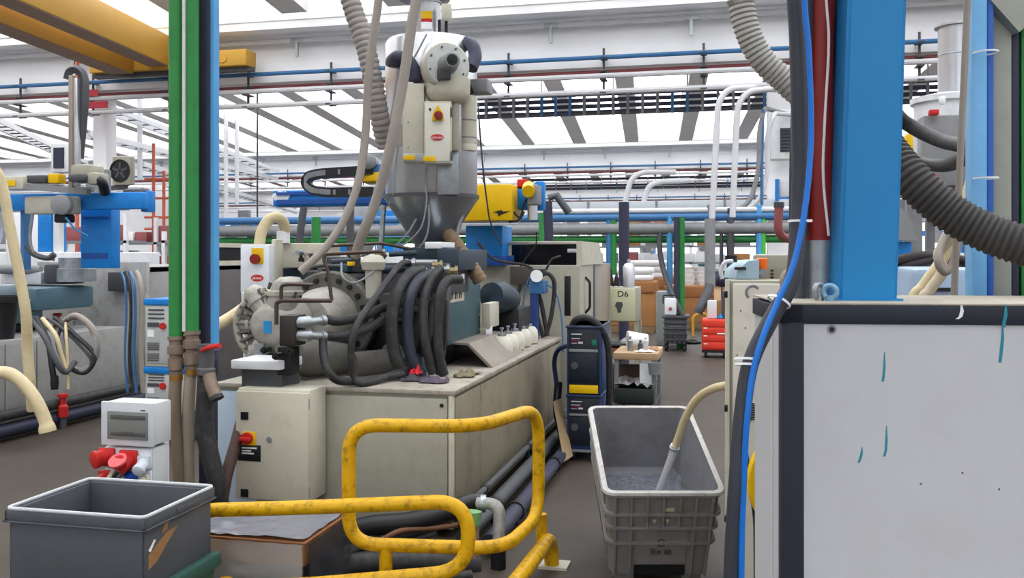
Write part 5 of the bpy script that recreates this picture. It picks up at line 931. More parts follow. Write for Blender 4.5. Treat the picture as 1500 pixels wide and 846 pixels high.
t = thing('cable_clip', 'dark bracket with grey clip beside the yellow reel', 'bracket', P(1090, 700, 3.6)); B().tube(fil([P(1090, 655, 3.6), P(1096, 690, 3.6), P(1102, 720, 3.6), P(1108, 760, 3.6), P(1110, 1003, 3.6)], .05), .012, 8).part('cable', M_blk2, t); B().box(*ab(1088, 1093, 655, 692, 3.58, .04), .004).part('clip', M_mgrey, t)
# red elbow pipe and cables left of the black hose
t = thing('red_elbow_pipe', 'small dull red elbow pipe left of the black lagged pipe', 'pipe', P(1141, 340, 5)); B().tube(fil([P(1141, 304, 5), P(1139, 345, 5), P(1178, 356, 5.2), V((P(1178, 356, 5.2).x, P(1178, 356, 5.2).y, 0))], .1), .024, 10).part('elbow', M_dred, t); B().cyl(P(1141, 304, 5), P(1141, 296, 5), .028).part('cap', M_dgrey, t)
# vented cabinet and conduits on the right column
yc = GY[1]+.05; vc = thing('vented_cabinet', 'white vented electrical cabinet fixed high on the right column', 'cabinet', ony(1146, 236, yc))
a0, a1 = ony(1128, 236, yc), ony(1172, 163, yc); B().box(a0.x, a1.x, yc-.4, yc-.01, a0.z, a1.z, .02).part('housing', M_wht, vc)
a0, a1 = ony(1143, 222, yc-.42), ony(1162, 187, yc-.42); g_ = B().box(a0.x, a1.x, yc-.43, yc-.4, a0.z, a1.z).part('vent', M_navy, vc)
for k in range(7): z = a0.z+(a1.z-a0.z)*(k+.5)/7; B().box(a0.x, a1.x, yc-.45, yc-.43, z-.012, z+.012).part('vent_bar', M_dgrey, g_)
for pts, r, m, lb_ in (([(1043, 322, 16), (1052, 150, 16), (1066, 130, 16), (1100, 128, 16), (1108, 128, 19.55)], .055, M_pgrey, 'left one of two tall pale conduits with bent tops'), ([(1073, 318, 16), (1080, 155, 16), (1094, 134, 16), (1130, 130, 16), (1136, 132, 19.55)], .055, M_pgrey, 'right one of two tall pale conduits with bent tops'), ([(1150, 166, 19.2), (1120, 158, 17), (1112, 190, 17), (1112, 250, 17), (1098, 300, 17), (1060, 314, 17), (1030, 314, 17)], .045, M_mgrey, 'grey conduit curving from the vented cabinet down to the left'), ([(1158, 168, 19.2), (1134, 166, 17.2), (1124, 195, 17.2), (1123, 262, 17.2), (1112, 296, 17.2), (1080, 316, 17.2)], .045, M_pgrey, 'pale conduit curving down close beside the vented cabinet'), ([(916, 295, 20.2), (924, 262, 20.2), (940, 252, 20.2), (990, 252, 20.2)], .06, M_pgrey, 'low bent pale conduit, left of two in the middle distance'), ([(943, 295, 20.2), (950, 272, 20.2), (966, 266, 20.2), (1010, 264, 20.2)], .06, M_pgrey, 'low bent pale conduit, right of two in the middle distance'), ([(1118, 160, 17), (1116, 230, 17), (1116, 300, 17)], .03, M_pipeb, 'thin blue upright pipe beside the curved grey conduit')):
    B().tube(fil([P(*p) for p in pts], .6), r, 10).solo('conduit', m, lb_, 'conduit')
t = thing('blue_bracket', 'blue steel frame bracket below the vented cabinet', 'bracket', P(1152, 296, 19.35)); B().box(*ab(1136, 1141, 262, 294, 19.35, .25)).part('upright', M_blue, t); B().box(*ab(1136, 1172, 289, 296, 19.35, .25)).part('base', M_blue, t); B().box(*ab(1142, 1165, 262, 288, 19.38, .2), .01).part('terminal_box', M_pgrey, t)
# ---------------------------------------------------------------- second moulding machine at the left
m2 = thing('machine_bed', 'grey machine bed at the left with coiled cables hung over it', 'machine', (-7.3, 6, 0))
XF = -6.5; M_gm = mat('grey_machine', (150, 150, 148), .45, 0, .06, 3, dirt=(96, 92, 86), dirtamt=.35)
B().box(-8.1, XF, 3.2, 8.96, .1, .9, .008).part('carcass', M_gm, m2); B().box(-8.1, XF, 3.2, 8.9, 0, .1).part('plinth', M_blk2, m2)
for a, c in ((3.25, 5.6), (5.62, 7.15), (7.17, 7.55), (7.57, 8.93)): B().box(XF, XF+.012, a, c, .14, .87, .004).part('panel', M_gm, m2)
for z, r in ((.1, .06), (.24, .05)): B().cyl((XF+.12+r*z, 3.3, z), (XF+.12+r*z, 9.2, z), r, n=12).part('floor_pipe', M_navy if z < .2 else M_blk, m2)
iu2 = thing('injection_unit', 'blue grey injection barrel cover of the left machine', 'machine', (-7.3, 7.5, .9))
for z0, z1, x1, y1, m, nm in ((1.0, 1.28, -6.95, 8.2, M_teal, 'barrel_cover'), (1.28, 1.4, -7.05, 8.0, mat('pale_teal', (150, 164, 172), .4, 0, .05, 4), 'cover_lid'), (.9, 1.0, -7.1, 8.3, M_blk2, 'sled')): B().box(-7.8, x1, 5.6, y1, z0, z1, .03).part(nm, m, iu2)
B().box(-7.75, -6.88, 8.0, 8.9, 1.12, 1.36, .04).part('nozzle_cover', mat('nozzle_teal', (78, 108, 122), .4, 0, .06, 4), iu2); B().box(-6.948, -6.935, 5.8, 8.1, 1.22, 1.245).part('rail_strip', M_steel, iu2)
B().lathe(P(112, 412, 10), (0, 0, 1), [(0, 0), (.2, 0), (.2, .14), (.18, .15), (.18, .26), (0, .26)], 20).part('feed_neck', M_galv, iu2); B().box(*ab(62, 92, 386, 416, 9.9, .4), .04).part('motor_block', M_dgrey, iu2); B().cyl(P(0, 394, 10), P(60, 396, 10), .05).part('shaft', M_mgrey, iu2); B().box(*ab(0, 60, 398, 416, 10, .4), .01).part('side_tank', M_pgrey, iu2)
c2 = thing('clamp_housing', 'grey clamp unit of the left machine behind the green pipes', 'machine', (-7.3, 9.5, 0))
B().box(-8.3, XF, 9.3, 9.36, .08, 1.62, .01).part('front_panel', mat('clamp_grey', (168, 168, 166), .45, 0, .06, 3, dirt=(100, 90, 80), dirtamt=.5), c2)
for a, c, m in ((9.36, 10.6, M_gm), (10.62, 12.3, mat('guard_dark', (100, 96, 96), .35, .2, .12, 2)), (12.32, 13.2, M_gm)): B().box(XF-.05, XF, a, c, .08, 1.56, .006).part('side_panel', m, c2)
B().box(-8.3, XF, 9.36, 13.2, 1.50, 1.56).box(-8.3, -8.25, 9.36, 13.2, .08, 1.5).part('roof_panel', M_gm, c2); B().box(-6.9, XF-.1, 10.7, 13.1, 1.56, 1.84, .01).part('top_guard', M_blk2, c2); B().box(XF-.1, XF-.05, 10.7, 13.1, 1.56, 1.62).box(XF-.1, XF-.05, 10.7, 13.1, 1.8, 1.86).part('top_frame', M_bei, c2); B().box(-8.3, XF, 9.3, 13.2, 0, .08).part('plinth', M_dgrey, c2)
a = ony(165, 405, 9.29); B().box(a.x, a.x+.22, 9.2, 9.3, 1.28, 1.5, .01).part('valve_plate', M_dgrey, c2)
ymn = 8.9
for px, m, lb_, r in ((183, M_pipeb, 'thin blue hose dropping beside the left machine clamp', .012), (196, M_pipeb, 'second blue hose dropping beside the left machine clamp', .016), (206, M_ghose, 'grey hose dropping beside the left machine clamp', .026), (190, M_blk, 'black cable dropping beside the left machine clamp', .016)):
    hose([(px-6, 398, 9.6), (px, 415, 9.4), (px+2, 460, 9.4), (px, 520, 9.4), (px+4, 575, 9.4)], r, m, 'hanging_hose', lb_)
r2 = thing('picking_robot', 'blue picking robot with bracket beam over the left machine', 'robot', P(150, 384, 9.9))
a = ab(118, 163, 305, 390, 9.55, .15); B().box(a[0], a[1], a[2], a[3], 1.56, a[5], .01).part('column', M_blue, r2)
B().box(a[0]+.02, a[1]-.04, a[2]-.006, a[2], 1.66, 1.72).box(a[0]+.03, a[1]-.03, a[2]-.006, a[2], P(0, 320, 9.55).z, P(0, 317, 9.55).z).part('panel_groove', mat('blue_deep', (28, 76, 150)), r2)
a = ab(-40, 207, 283, 307, 9.4, .12); B().box(*a, .01).part('beam', M_blue, r2); B().box(*ab(206, 216, 279, 310, 9.36, .14), .01).part('end_plate', M_blue, r2); B().box(*ab(110, 184, 300.5, 303.5, 9.385, .02)).part('white_stripe', M_wht2, r2)
B().box(*ab(35, 100, 287, 313, 9.2, .2), .02).part('carriage', mat('carriage_tan', (176, 172, 158), .5), r2); B().lathe(P(94, 300, 9.15), -FW, [(0, 0), (.1, 0), (.1, .08), (.05, .1), (0, .1)], 18).part('gear', M_mgrey, r2); B().box(*ab(78, 96, 313, 326, 9.25, .15), .02).part('gripper', M_blk2, r2)
B().box(*ab(100, 106, 110, 275, 9.2, .07), .005).part('vertical_arm', mat('arm_tan', (150, 140, 126), .4, .3), r2); B().box(*ab(107, 113, 114, 272, 9.2, .06), .005).part('vertical_arm', M_steel, r2)
B().tube(fil([P(98, 116, 9.25), P(101, 104, 9.25), P(110, 100, 9.25), P(120, 106, 9.25), P(124, 118, 9.25), P(124, 150, 9.25), P(116, 232, 9.3)], .06), .03, sq=(.035, .03)).part('cable_chain', M_dgrey, r2)
B().box(*ab(102, 130, 240, 262, 9.1, .25), .03).part('drive_head', M_bei2, r2); B().box(*ab(98, 120, 254, 266, 9.0, .2), .03).part('motor', M_dgrey, r2); B().box(*ab(126, 142, 252, 270, 9.05, .2), .03).part('gear_head', M_bei2, r2)
B().tube([P(40, 273, 9.2), P(130, 281, 9.2)], .05, sq=(.05, .03)).part('slide_rail', M_mgrey, r2); B().tube([P(30, 268, 9.25), P(140, 278, 9.25)], .03, sq=(.02, .02)).part('slide_rail', M_pgrey, r2); B().box(*ab(70, 85, 254, 268, 9.15, .12), .01).part('yellow_valve', M_yel2, r2); B().box(*ab(36, 66, 256, 268, 9.2, .12), .02).part('valve_bank', M_dgrey, r2); B().box(*ab(0, 34, 258, 277, 9.2, .2), .01).part('terminal_box', M_bei, r2); B().box(*ab(10, 22, 264, 272, 9.19, .02)).part('warning_label', M_yel2, r2)
B().tube(sm([P(140, 262, 9.1), P(150, 268, 9.1), P(154, 282, 9.2)], 5), .05, 10).part('cable_hose', M_blk2, r2); B().box(*ab(178, 206, 276, 288, 9.3, .2), .03).part('motor', M_dgrey, r2); B().box(*ab(186, 208, 271, 277, 9.35, .15), .02).part('white_cover', M_wht2, r2)
for pts, r, m in (([(96, 318, 9.15), (110, 335, 9.2), (128, 345, 9.3)], .012, M_ltblue), ([(48, 312, 9.2), (44, 350, 9.2), (52, 372, 9.2), (80, 380, 9.3)], .016, M_mgrey), ([(40, 360, 9.2), (50, 372, 9.2), (70, 378, 9.2), (80, 372, 9.2)], .03, M_dgrey)): B().tube(sm([P(*p) for p in pts], 5), r, 6).part('cable', m, r2)
B().box(*ab(8, 28, 312, 400, 10.5, .3), .01).part('white_leg', M_wht2, r2); B().box(*ab(30, 35, 290, 395, 9.6, .1)).part('thin_post', M_pipeb, r2)
pk = thing('black_bucket', 'black plastic bucket standing on the left machine bed', 'bucket', P(5, 500, 7.4)); q = onx(2, 480, -6.72); pk.location = (q.x, q.y, .9); WM[pk.name] = MX.Translation(V((q.x, q.y, .9))); B().lathe((q.x, q.y, .9), (0, 0, 1), [(0, 0), (.11, 0), (.145, .34), (.165, .35), (.165, .41), (.15, .41), (.105, .01), (0, .01)], 24).part('bucket', M_blk2, pk)
fan_y = cl_.y-.1; fc = ony(181, 249, GY[1]-.1); af = thing('fan_unit', 'grey wall mounted fan unit with round black fan beside the left column', 'fan', fc)
a0, a1 = ony(164, 271, fc.y), ony(191, 229, fc.y); B().box(a0.x, a1.x, fc.y, fc.y+.2, a0.z, a1.z, .03).part('housing', M_bei2, af); c = ony(176, 250, fc.y); fr_ = B().lathe(c, (0, -1, 0), [(0, 0), (.29, 0), (.29, .03), (.26, .03), (.25, .01), (0, .01)], 28).part('fan_ring', M_blk2, af)
for k in range(5): an = 2*PI*k/5; B().box(-.03, .03, -.012, -.006, .04, .22, M=MX.Translation(c+V((0, -.008, 0))) @ MX.Rotation(an, 4, 'Y')).part('fan_blade', M_dgrey, fr_)
B().box(a0.x-.5, a1.x, fc.y+.1, fc.y+.62, a0.z-.08, a0.z).part('bracket', M_dgrey, af)
wcb = thing('wall_cabinet', 'narrow white cabinet with dark window left of the robot arms', 'cabinet', P(87, 250, 16)); B().box(*ab(74, 100, 210, 252, 16, .3), .02).part('housing', M_wht, wcb); B().box(*ab(78, 93, 216, 246, 15.98, .03)).part('window', M_navy, wcb); p = P(86, 252, 16.2); B().box(p.x-.06, p.x+.06, p.y-.06, p.y+.06, 0, p.z+.02).part('post', M_wht, wcb)
# coiled cables on the left bed
for i, (pts, r, m, lb_) in enumerate((([(70, 466, 8.4), (88, 478, 8.3), (112, 500, 8.25), (134, 528, 8.22), (120, 544, 8.22), (96, 532, 8.22), (84, 500, 8.3), (98, 468, 8.35), (122, 466, 8.35), (140, 490, 8.3)], .016, M_dgrey, 'slim dark cable winding twice through the coils'), ([(100, 464, 8.4), (124, 470, 8.3), (140, 500, 8.22), (136, 532, 8.2), (112, 544, 8.2), (96, 524, 8.22), (90, 494, 8.3)], .018, M_mgrey, 'slim pale grey loop inside the round grey hose loop'), ([(95, 470, 8.4), (112, 462, 8.3), (135, 480, 8.25), (143, 510, 8.25), (130, 538, 8.25), (108, 540, 8.25), (98, 515, 8.3), (96, 485, 8.35)], .028, M_ghose, 'round loop of grey hose hung on the left machine, rightmost coil'), ([(80, 465, 8.4), (110, 490, 8.25), (138, 520, 8.2), (125, 545, 8.2), (100, 535, 8.2), (88, 500, 8.3)], .022, M_blk, 'black cable loop crossing the grey coil'), ([(46, 466, 8.2), (66, 495, 8.05), (80, 525, 8.0), (95, 545, 8.05), (110, 530, 8.2)], .024, M_dgrey, 'dark hose slanting down from the bed edge, leftmost coil strand'), ([(52, 465, 8.2), (70, 500, 8.05), (76, 535, 8.0), (80, 565, 8.0)], .026, M_blk2, 'black cable hanging straight to its plug on the left machine'), ([(62, 466, 8.2), (82, 492, 8.1), (90, 520, 8.1), (100, 548, 8.1)], .02, M_cream, 'tan hose strand among the coiled cables'), ([(96, 466, 8.4), (97, 490, 8.22), (99, 530, 8.15), (100, 570, 8.1)], .014, M_cream, 'thin tan cord hanging lowest from the coils'))):
    hose(pts, r, m, 'coiled_cable', lb_, n=8, cat='cable')
B().lathe(P(80, 560, 8.0), (0, 0, 1), [(0, -.06), (.03, -.06), (.035, 0), (.03, .06), (0, .06)], 10).solo('cable_plug', M_blk2, 'black plug at the end of the straight hanging cable', 'plug')
for i, (px, py, m, lb_) in enumerate(((56, 464, M_galv, 'first metal valve stub from the left on the bed edge'), (84, 462, M_red, 'red capped valve stub on the left bed edge'), (112, 460, M_galv, 'third metal valve stub on the left bed edge'), (26, 466, M_bei, 'pale valve stub beside the black bucket'))):
    p = onz(px, py+16, .9); B().lathe((p.x, p.y, .9), (0, 0, 1), [(0, 0), (.04, 0), (.04, .05), (.025, .06), (.025, .11), (.045, .12), (.045, .15), (0, .15)], 10).solo('valve_stub', m, lb_, 'valve')
hose([(-90, -400, 5.4), (-70, 0, 5.4), (-36, 190, 5.4), (0, 262, 5.4), (14, 330, 5.4), (28, 400, 5.4), (38, 460, 5.4), (40, 510, 5.45), (44, 560, 5.45), (47, 600, 5.5)], .03, M_cream, 'material_hose', 'long cream hose hanging down the left edge in front of the left machine')
hose([(-230, 700, 4.9), (-170, 620, 4.9), (-70, 556, 4.9), (0, 545, 4.9), (28, 556, 4.9), (52, 585, 4.9), (66, 615, 4.9), (70, 632, 4.9)], [.034]*37+[.034, .038, .042, .044, .044, .044], M_cream, 'material_hose', 'cream hose end bending out of the left edge above the floor')
t = thing('red_valve', 'small red floor valve in front of the left machine plinth', 'valve', P(102, 630, 8.5)); p = onz(102, 640, .0); p = V((-6.3, P(102, 620, 8.9).y, 0)); B().lathe(p, (0, 0, 1), [(0, .12), (.05, .12), (.05, .22), (.03, .24), (.03, .3), (.05, .31), (.05, .34), (0, .34)], 10).part('body', M_red, t); B().cyl(p, p+V((0, 0, .13)), .03).part('stub', M_dgrey, t)
# white control units between the machines
def wunit(py0, py1, z0, label):
    a = ab(212, 250, py0, py1, 8.2, .45); t = thing('temperature_unit', label, 'control unit', ((a[0]+a[1])/2, a[2], z0)); h = a[5]-z0
    B().box(a[0], a[1]+.1, a[2]+.008, a[3], z0, a[5]-.06, .008).part('housing', M_bei, t); B().box(a[0]-.01, a[1]+.11, a[2]-.01, a[3]+.01, a[5]-.06, a[5]-.003, .01).part('blue_lid', M_blue, t)
    fp_ = B().box(a[0]+.015, a[1]+.08, a[2]-.002, a[2]+.01, z0+.03, a[5]-.07, .003).part('front_panel', mat('front_pale', (176, 180, 180), .45), t)
    for k, v in enumerate((.82, .76, .70)): B().box(a[0]+.04, a[0]+.2, a[2]-.006, a[2], z0+h*v, z0+h*(v+.025)).part('print_line', M_dgrey, fp_)
    B().box(a[0]+.03, a[0]+.15, a[2]-.006, a[2], z0+h*.58, z0+h*.65).part('display', M_dgrey, fp_); c = V((a[0]+.19, a[2], z0+h*.6)); B().cyl(c, c+V((0, -.02, 0)), .03).part('red_knob', M_red, fp_)
    for k in range(2):
        g_ = B().box(a[0]+.03, a[0]+.15, a[2]-.005, a[2], z0+h*(.08+k*.16), z0+h*(.2+k*.16)).part('vent', M_mgrey, fp_)
        for q in range(4): B().box(a[0]+.035, a[0]+.145, a[2]-.008, a[2]-.004, z0+h*(.09+k*.16+q*.027), z0+h*(.1+k*.16+q*.027)).part('vent_slat', M_dgrey, g_)
    B().box(a[0]+.03, a[0]+.1, a[2]-.006, a[2], z0+h*.44, z0+h*.54).part('white_label', M_wht2, fp_); return a
a_ = wunit(537, 600, .27, 'lower white control unit with blue lid behind the green pipes'); a_ = wunit(437, 536, a_[5], 'upper white control unit with blue lid behind the green pipes')
B().box(a_[0]-.02, a_[1]+.12, a_[2], a_[3], 0, .268, .01).solo('unit_stand', M_dgrey, 'dark stand under the two white control units', 'stand')
# ---------------------------------------------------------------- aisle: D6 cabinet, carts, boxes
d6c = thing('control_cabinet', 'pale green beige cabinet lettered D6 with black hand mark beside the aisle', 'cabinet', P(915, 560, 11.7))
a = ab(897, 931, 421, 471, 11.5, .55); B().box(a[0]-.15, a[1]+.02, a[2]+.01, a[3], a[4], a[5], .01).part('housing', M_bei2, d6c); dd_ = B().box(a[0]-.12, a[1], a[2]-.005, a[2]+.012, a[4]+.01, a[5]-.01, .006).part('door', mat('sage_beige', (190, 192, 160), .45, 0, .04, 4), d6c)
text('D6', .1, (ony(912.5, 0, a[2]-.008).x, a[2]-.008, P(0, 430.5, 11.5).z), 0, M_blk2, d6c, sx=1.15)
c = ony(907, 449, a[2]-.006); B().prism([c+V((-.035, 0, .06)), c+V((.035, 0, .06)), c+V((.05, 0, .02)), c+V((.03, 0, -.02)), c+V((.025, 0, -.07)), c+V((-.015, 0, -.08)), c+V((-.03, 0, -.02)), c+V((-.055, 0, .01))], (0, -.003, 0)).part('hand_mark', M_dgrey, dd_)
for x in (a[0]-.13, a[1]-.02): B().box(x, x+.05, a[2]+.02, a[2]+.07, 0, a[4]).box(x, x+.05, a[3]-.07, a[3]-.02, 0, a[4]).part('leg', M_bei2, d6c)
sz = .42; B().box(a[0]-.13, a[1]+.02, a[2]+.02, a[3]-.02, sz-.02, sz).part('shelf', M_blue, d6c); B().box(a[0]-.13, a[1]+.02, a[2]+.02, a[3]-.02, .55, .57).part('shelf', M_dgrey, d6c)
B().box(a[0]-.05, a[1]-.05, a[2]+.06, a[3]-.06, .422, .52, .01).solo('parts_box', mat('box_terracotta', (180, 110, 80), .6), 'terracotta box on the shelf under the D6 cabinet', 'box'); B().box(a[0]+.1, a[1]-.03, a[2]+.06, a[3]-.1, .572, .62, .01).solo('parts_box', M_pgrey, 'pale box on the upper shelf under the D6 cabinet', 'box')
p = P(921, 420, 11.6); B().lathe((p.x, p.y, a[5]), (0, 0, 1), [(0, 0), (.075, 0), (.075, .26), (.05, .3), (.02, .31), (.02, .36), (0, .36)], 18).solo('steel_canister', M_steel, 'silver canister standing on the D6 cabinet', 'canister')
p = P(903, 415, 11.7); rag(V((p.x-.05, p.y, a[5])), (.12, .1), M_blk2, 'black_bag', 'black bag lump on the left of the D6 cabinet top', 'bag', h=.3, seed=12)
gcab = thing('grey_cabinet', 'tall grey cabinet in the aisle behind the ribbed cart', 'cabinet', P(978, 510, 17)); a = ab(961, 1000, 427, 508, 17, .5); B().box(a[0], a[1], a[2]+.015, a[3], 0, a[5], .02).part('housing', M_gm, gcab); B().box(a[0]+.03, a[1]-.03, a[2], a[2]+.02, .06, a[5]-.03, .01).part('door', mat('door_grey', (142, 148, 146), .5, 0, .05, 2), gcab)
ca = thing('ribbed_cart', 'dark grey ribbed tub cart on wheels in the aisle', 'cart', P(985, 510, 16.2)); a = ab(971, 1007, 462, 503, 16, .55)
B().box(a[0]+.02, a[1]-.02, a[2]+.02, a[3]-.02, a[4], a[5], .03).part('tub', M_dgrey, ca); B().box(a[0]-.02, a[1]+.02, a[2]-.02, a[3]+.02, a[5]-.05, a[5], .01).part('rim', M_dgrey, ca)
for k in range(4): B().box(a[0], a[1], a[2], a[3], a[4]+.05+k*.1, a[4]+.075+k*.1, .005).part('rib', M_dgrey, ca)
for k in range(5): B().box(a[0]+.04+k*.08, a[0]+.06+k*.08, a[2], a[2]+.04, a[4], a[4]+.2).part('rib', M_dgrey, ca)
B().box(a[0]+.1, a[1]-.1, a[2]-.006, a[2]+.01, a[4]+.29, a[4]+.3).part('print_line', M_mgrey, ca)
for x in (a[0]+.05, a[1]-.05):
    for y in (a[2]+.08, a[3]-.08): B().cyl((x-.02, y, .055), (x+.02, y, .055), .055).box(x-.025, x+.025, y-.02, y+.02, .06, a[4]+.01).part('castor', M_blk2, ca)
sd = thing('vacuum_loader', 'white box device with handle on the ribbed cart', 'device', (a[0]+.2, a[2]+.2, a[5])); q = ab(973, 990, 437, 461, 16, .3); B().box(q[0], q[1], q[2]+.1, q[3], a[5]+.002, q[5], .02).part('body', M_wht, sd); c = ony(982, 452, q[2]+.1); B().cyl(c, c+V((0, -.02, 0)), .03).part('dial', M_dred, sd); B().tube(fil([V((q[0]-.03, q[2]+.15, q[5]-.1)), V((q[0]-.03, q[2]+.15, q[5]+.05)), V((q[1]+.0, q[2]+.15, q[5]+.05)), V((q[1], q[2]+.15, q[5]-.02))], .03), .012, 6).part('handle', M_blk2, sd)
rc_ = thing('red_trolley', 'red tool trolley on black wheels in the aisle', 'trolley', P(1045, 520, 15.2)); a = ab(1028, 1066, 468, 513, 15, .6); B().box(a[0], a[1], a[2]+.01, a[3], a[4], a[5], .02).part('body', mat('trolley_red', (206, 58, 40), .45, 0, .06, 4), rc_)
for k in range(4): B().box(a[0]+.02, a[1]-.02, a[2]-.004, a[2]+.02, a[4]+.03+k*.12, a[4]+.13+k*.12, .006).part('drawer', MATS['trolley_red'], rc_)
for k in range(3): B().box(a[0]+.03, a[0]+.09, a[2]-.008, a[2], a[4]+.1+k*.13, a[4]+.115+k*.13).part('white_tag', M_wht2, rc_)
B().box(a[0]+.25, a[1]-.02, a[2]-.008, a[2], a[4]+.27, a[4]+.29).part('white_tag', M_wht2, rc_); B().box(a[0], a[1], a[2], a[3], a[4]-.04, a[4]).part('base', M_blk2, rc_)
for x in (a[0]+.06, a[1]-.06):
    for y in (a[2]+.08, a[3]-.08): B().cyl((x-.02, y, .05), (x+.02, y, .05), .05).box(x-.02, x+.02, y-.02, y+.02, .06, a[4]-.03).part('castor', M_blk2, rc_)
B().box(*[*ab(1036, 1050, 438, 465, 15.2, .25)][:4], a[5]+.003, P(0, 440, 15.2).z, .02).solo('white_container', M_pgrey, 'pale container on the red trolley', 'container'); p = ony(1048, 465, a[2]+.3); p.z = a[5]; rag(p, (.16, .12), M_blue, 'blue_cloth', 'blue cloth heap on the red trolley', 'cloth', h=.16, seed=21); p = ony(1062, 465, a[2]+.3); B().cyl((p.x, p.y, a[5]), (p.x, p.y, a[5]+.45), .06).solo('dark_cylinder', M_dgrey, 'dark cylinder at the right of the red trolley top', 'cylinder')
t = thing('suction_post', 'grey upright suction pipe with dark angled elbow above the red trolley', 'pipe', P(1036, 430, 15.6)); B().cyl(P(1040, 320, 15.6), P(1040, 420, 15.6), .09).part('pipe', M_mgrey, t); B().tube(sm([P(1040, 415, 15.6), P(1036, 430, 15.5), P(1026, 450, 15.4), P(1022, 458, 15.4)], 5), .08, 12).part('elbow', M_dgrey, t); 
B().lathe(P(1057, 408, 16.6), RT, [(.0, -.15), (.13, -.15), (.16, 0), (.13, .15), (0, .15)], 14).cyl(P(1057, 408, 16.6), P(1057, 333, 16.61), .03).solo('shutoff_valve', M_navy, 'dark valve body left of the beige cabinet top', 'valve')
a = ab(1046, 1056, 416, 440, 16.58, .1); t = thing('tan_sheet', 'tan paper sheet hung left of the beige cabinet', 'sheet', (a[0], a[2], a[4])); B().box(a[0], a[1], a[2], a[2]+.01, a[4], a[5]).part('sheet', mat('paper_tan', (226, 190, 150), .8), t); B().cyl((a[1], a[2]+.03, a[4]), (a[1], a[2]+.03, 2.2), .025).part('hanging_rod', M_dgrey, t)
# cardboard octabins with white bags
def obin(px, d, wd, h, bags, label, blab):
    p = P(px, 400, d); x, y = p.x, p.y; t = thing('cardboard_bin', label, 'bin', (x, y, 0)); B().box(x-wd/2, x+wd/2, y, y+wd, .14, h, .02).part('carton', M_card, t); B().box(x-wd/2-.03, x+wd/2+.03, y-.03, y+wd+.03, h-.25, h-.02, .01).part('lid', mat('card_lid', (160, 108, 66), .8, 0, .08, 3), t); B().box(x-wd/2, x+wd/2, y, y+wd, 0, .14).part('pallet', mat('timber', (130, 104, 76)), t)
    if bags:
        zz = h
        for k in range(bags):
            B().box(x-wd*.45, x+wd*.45, y+.05, y+wd*.95, zz-.0, zz+.15, .07, seg=4).solo('white_sack', M_wht2, blab[k], 'sack'); zz += .152
obin(922, 20, 1.05, 1.12, 2, 'brown cardboard bin behind the D6 cabinet with white sacks on top', ['lower white sack on the bin behind the D6 cabinet', 'upper white sack on the bin behind the D6 cabinet'])
obin(948, 23.4, 1.1, 1.1, 3, 'brown cardboard bin left of the tall grey cabinet', ['lowest white sack on the bin left of the grey cabinet', 'middle white sack on the bin left of the grey cabinet', 'topmost white sack on the bin left of the grey cabinet'])
obin(1016, 21, 1.3, .98, 0, 'wide brown cardboard bin between ribbed cart and red trolley', None); obin(985, 24.5, 1.1, 1.1, 2, 'cardboard bin far behind the tall grey cabinet', ['lower white sack far behind the grey cabinet', 'upper white sack far behind the grey cabinet'])
for px, lb_ in ((1009, 'stack of white pots, left of the two, on the wide cardboard bin'), (1029, 'stack of white pots, right of the two, on the wide cardboard bin')):
    p = P(px, 432, 21.6); t = thing('pot_stack', lb_, 'pot stack', (p.x, p.y, .98))
    for k in range(4): B().lathe((p.x, p.y, .982+k*.11), (0, 0, 1), [(0, 0), (.13, 0), (.15, .08), (.165, .085), (.165, .105), (0, .105)], 16).part('pot', M_wht2, t)
B().tube(fil([P(1015, 492.4, 19), P(1015, 462, 19), P(1035, 458, 19), P(1036, 492.4, 19)], .1), .03, 8).solo('yellow_hoop', M_yel, 'small yellow hoop in front of the wide cardboard bin', 'hoop'); t = thing('floor_coil', 'dark coil lying on the aisle floor right of the ribbed cart', 'coil', onz(1013, 498, 0)); c = onz(1013, 500, .03); B().tube([c+V((.16*math.cos(2*PI*k/20), .2*math.sin(2*PI*k/20), 0)) for k in range(20)], .03, 8, closed=True).part('coil', M_blk2, t)
# ---------------------------------------------------------------- pipe rack across the middle distance
def xpipe(py, d, r, m, name, label, px0=318, px1=1230, cat='pipe'):
    p = P(750, py, d); y = p.y; B().cyl((ony(px0, 0, y).x, y, p.z), (ony(px1, 0, y).x, y, p.z), r, n=12).solo(name, m, label, cat)
xpipe(320, 17.5, .075, M_pipeb, 'blue_pipe', 'blue pipe crossing the middle distance above the grey duct'); xpipe(336, 17.5, .11, M_mgrey, 'grey_duct', 'thick grey duct crossing the middle distance'); xpipe(351, 17.6, .07, M_grn, 'green_pipe', 'green pipe lowest of those crossing the middle distance'); xpipe(310.6, 17.5, .05, M_pgrey, 'pale_pipe', 'thin pale pipe just above the crossing blue pipe', 780, 1172)
p = P(950, 300, 20); t = thing('cable_duct', 'pale grey rectangular duct crossing above the blue pipe', 'duct', p); B().box(ony(790, 0, p.y).x, ony(1180, 0, p.y).x, p.y, p.y+.4, P(0, 312, 20).z, P(0, 294, 20).z, .01).part('duct', mat('duct_pale', (190, 198, 204), .45, .1, .05, 3), t)
for px in (860, 960, 1060): B().box(ony(px, 0, p.y).x, ony(px, 0, p.y).x+.05, p.y-.02, p.y+.42, P(0, 313, 20).z, P(0, 293, 20).z).part('joint', M_mgrey, t)
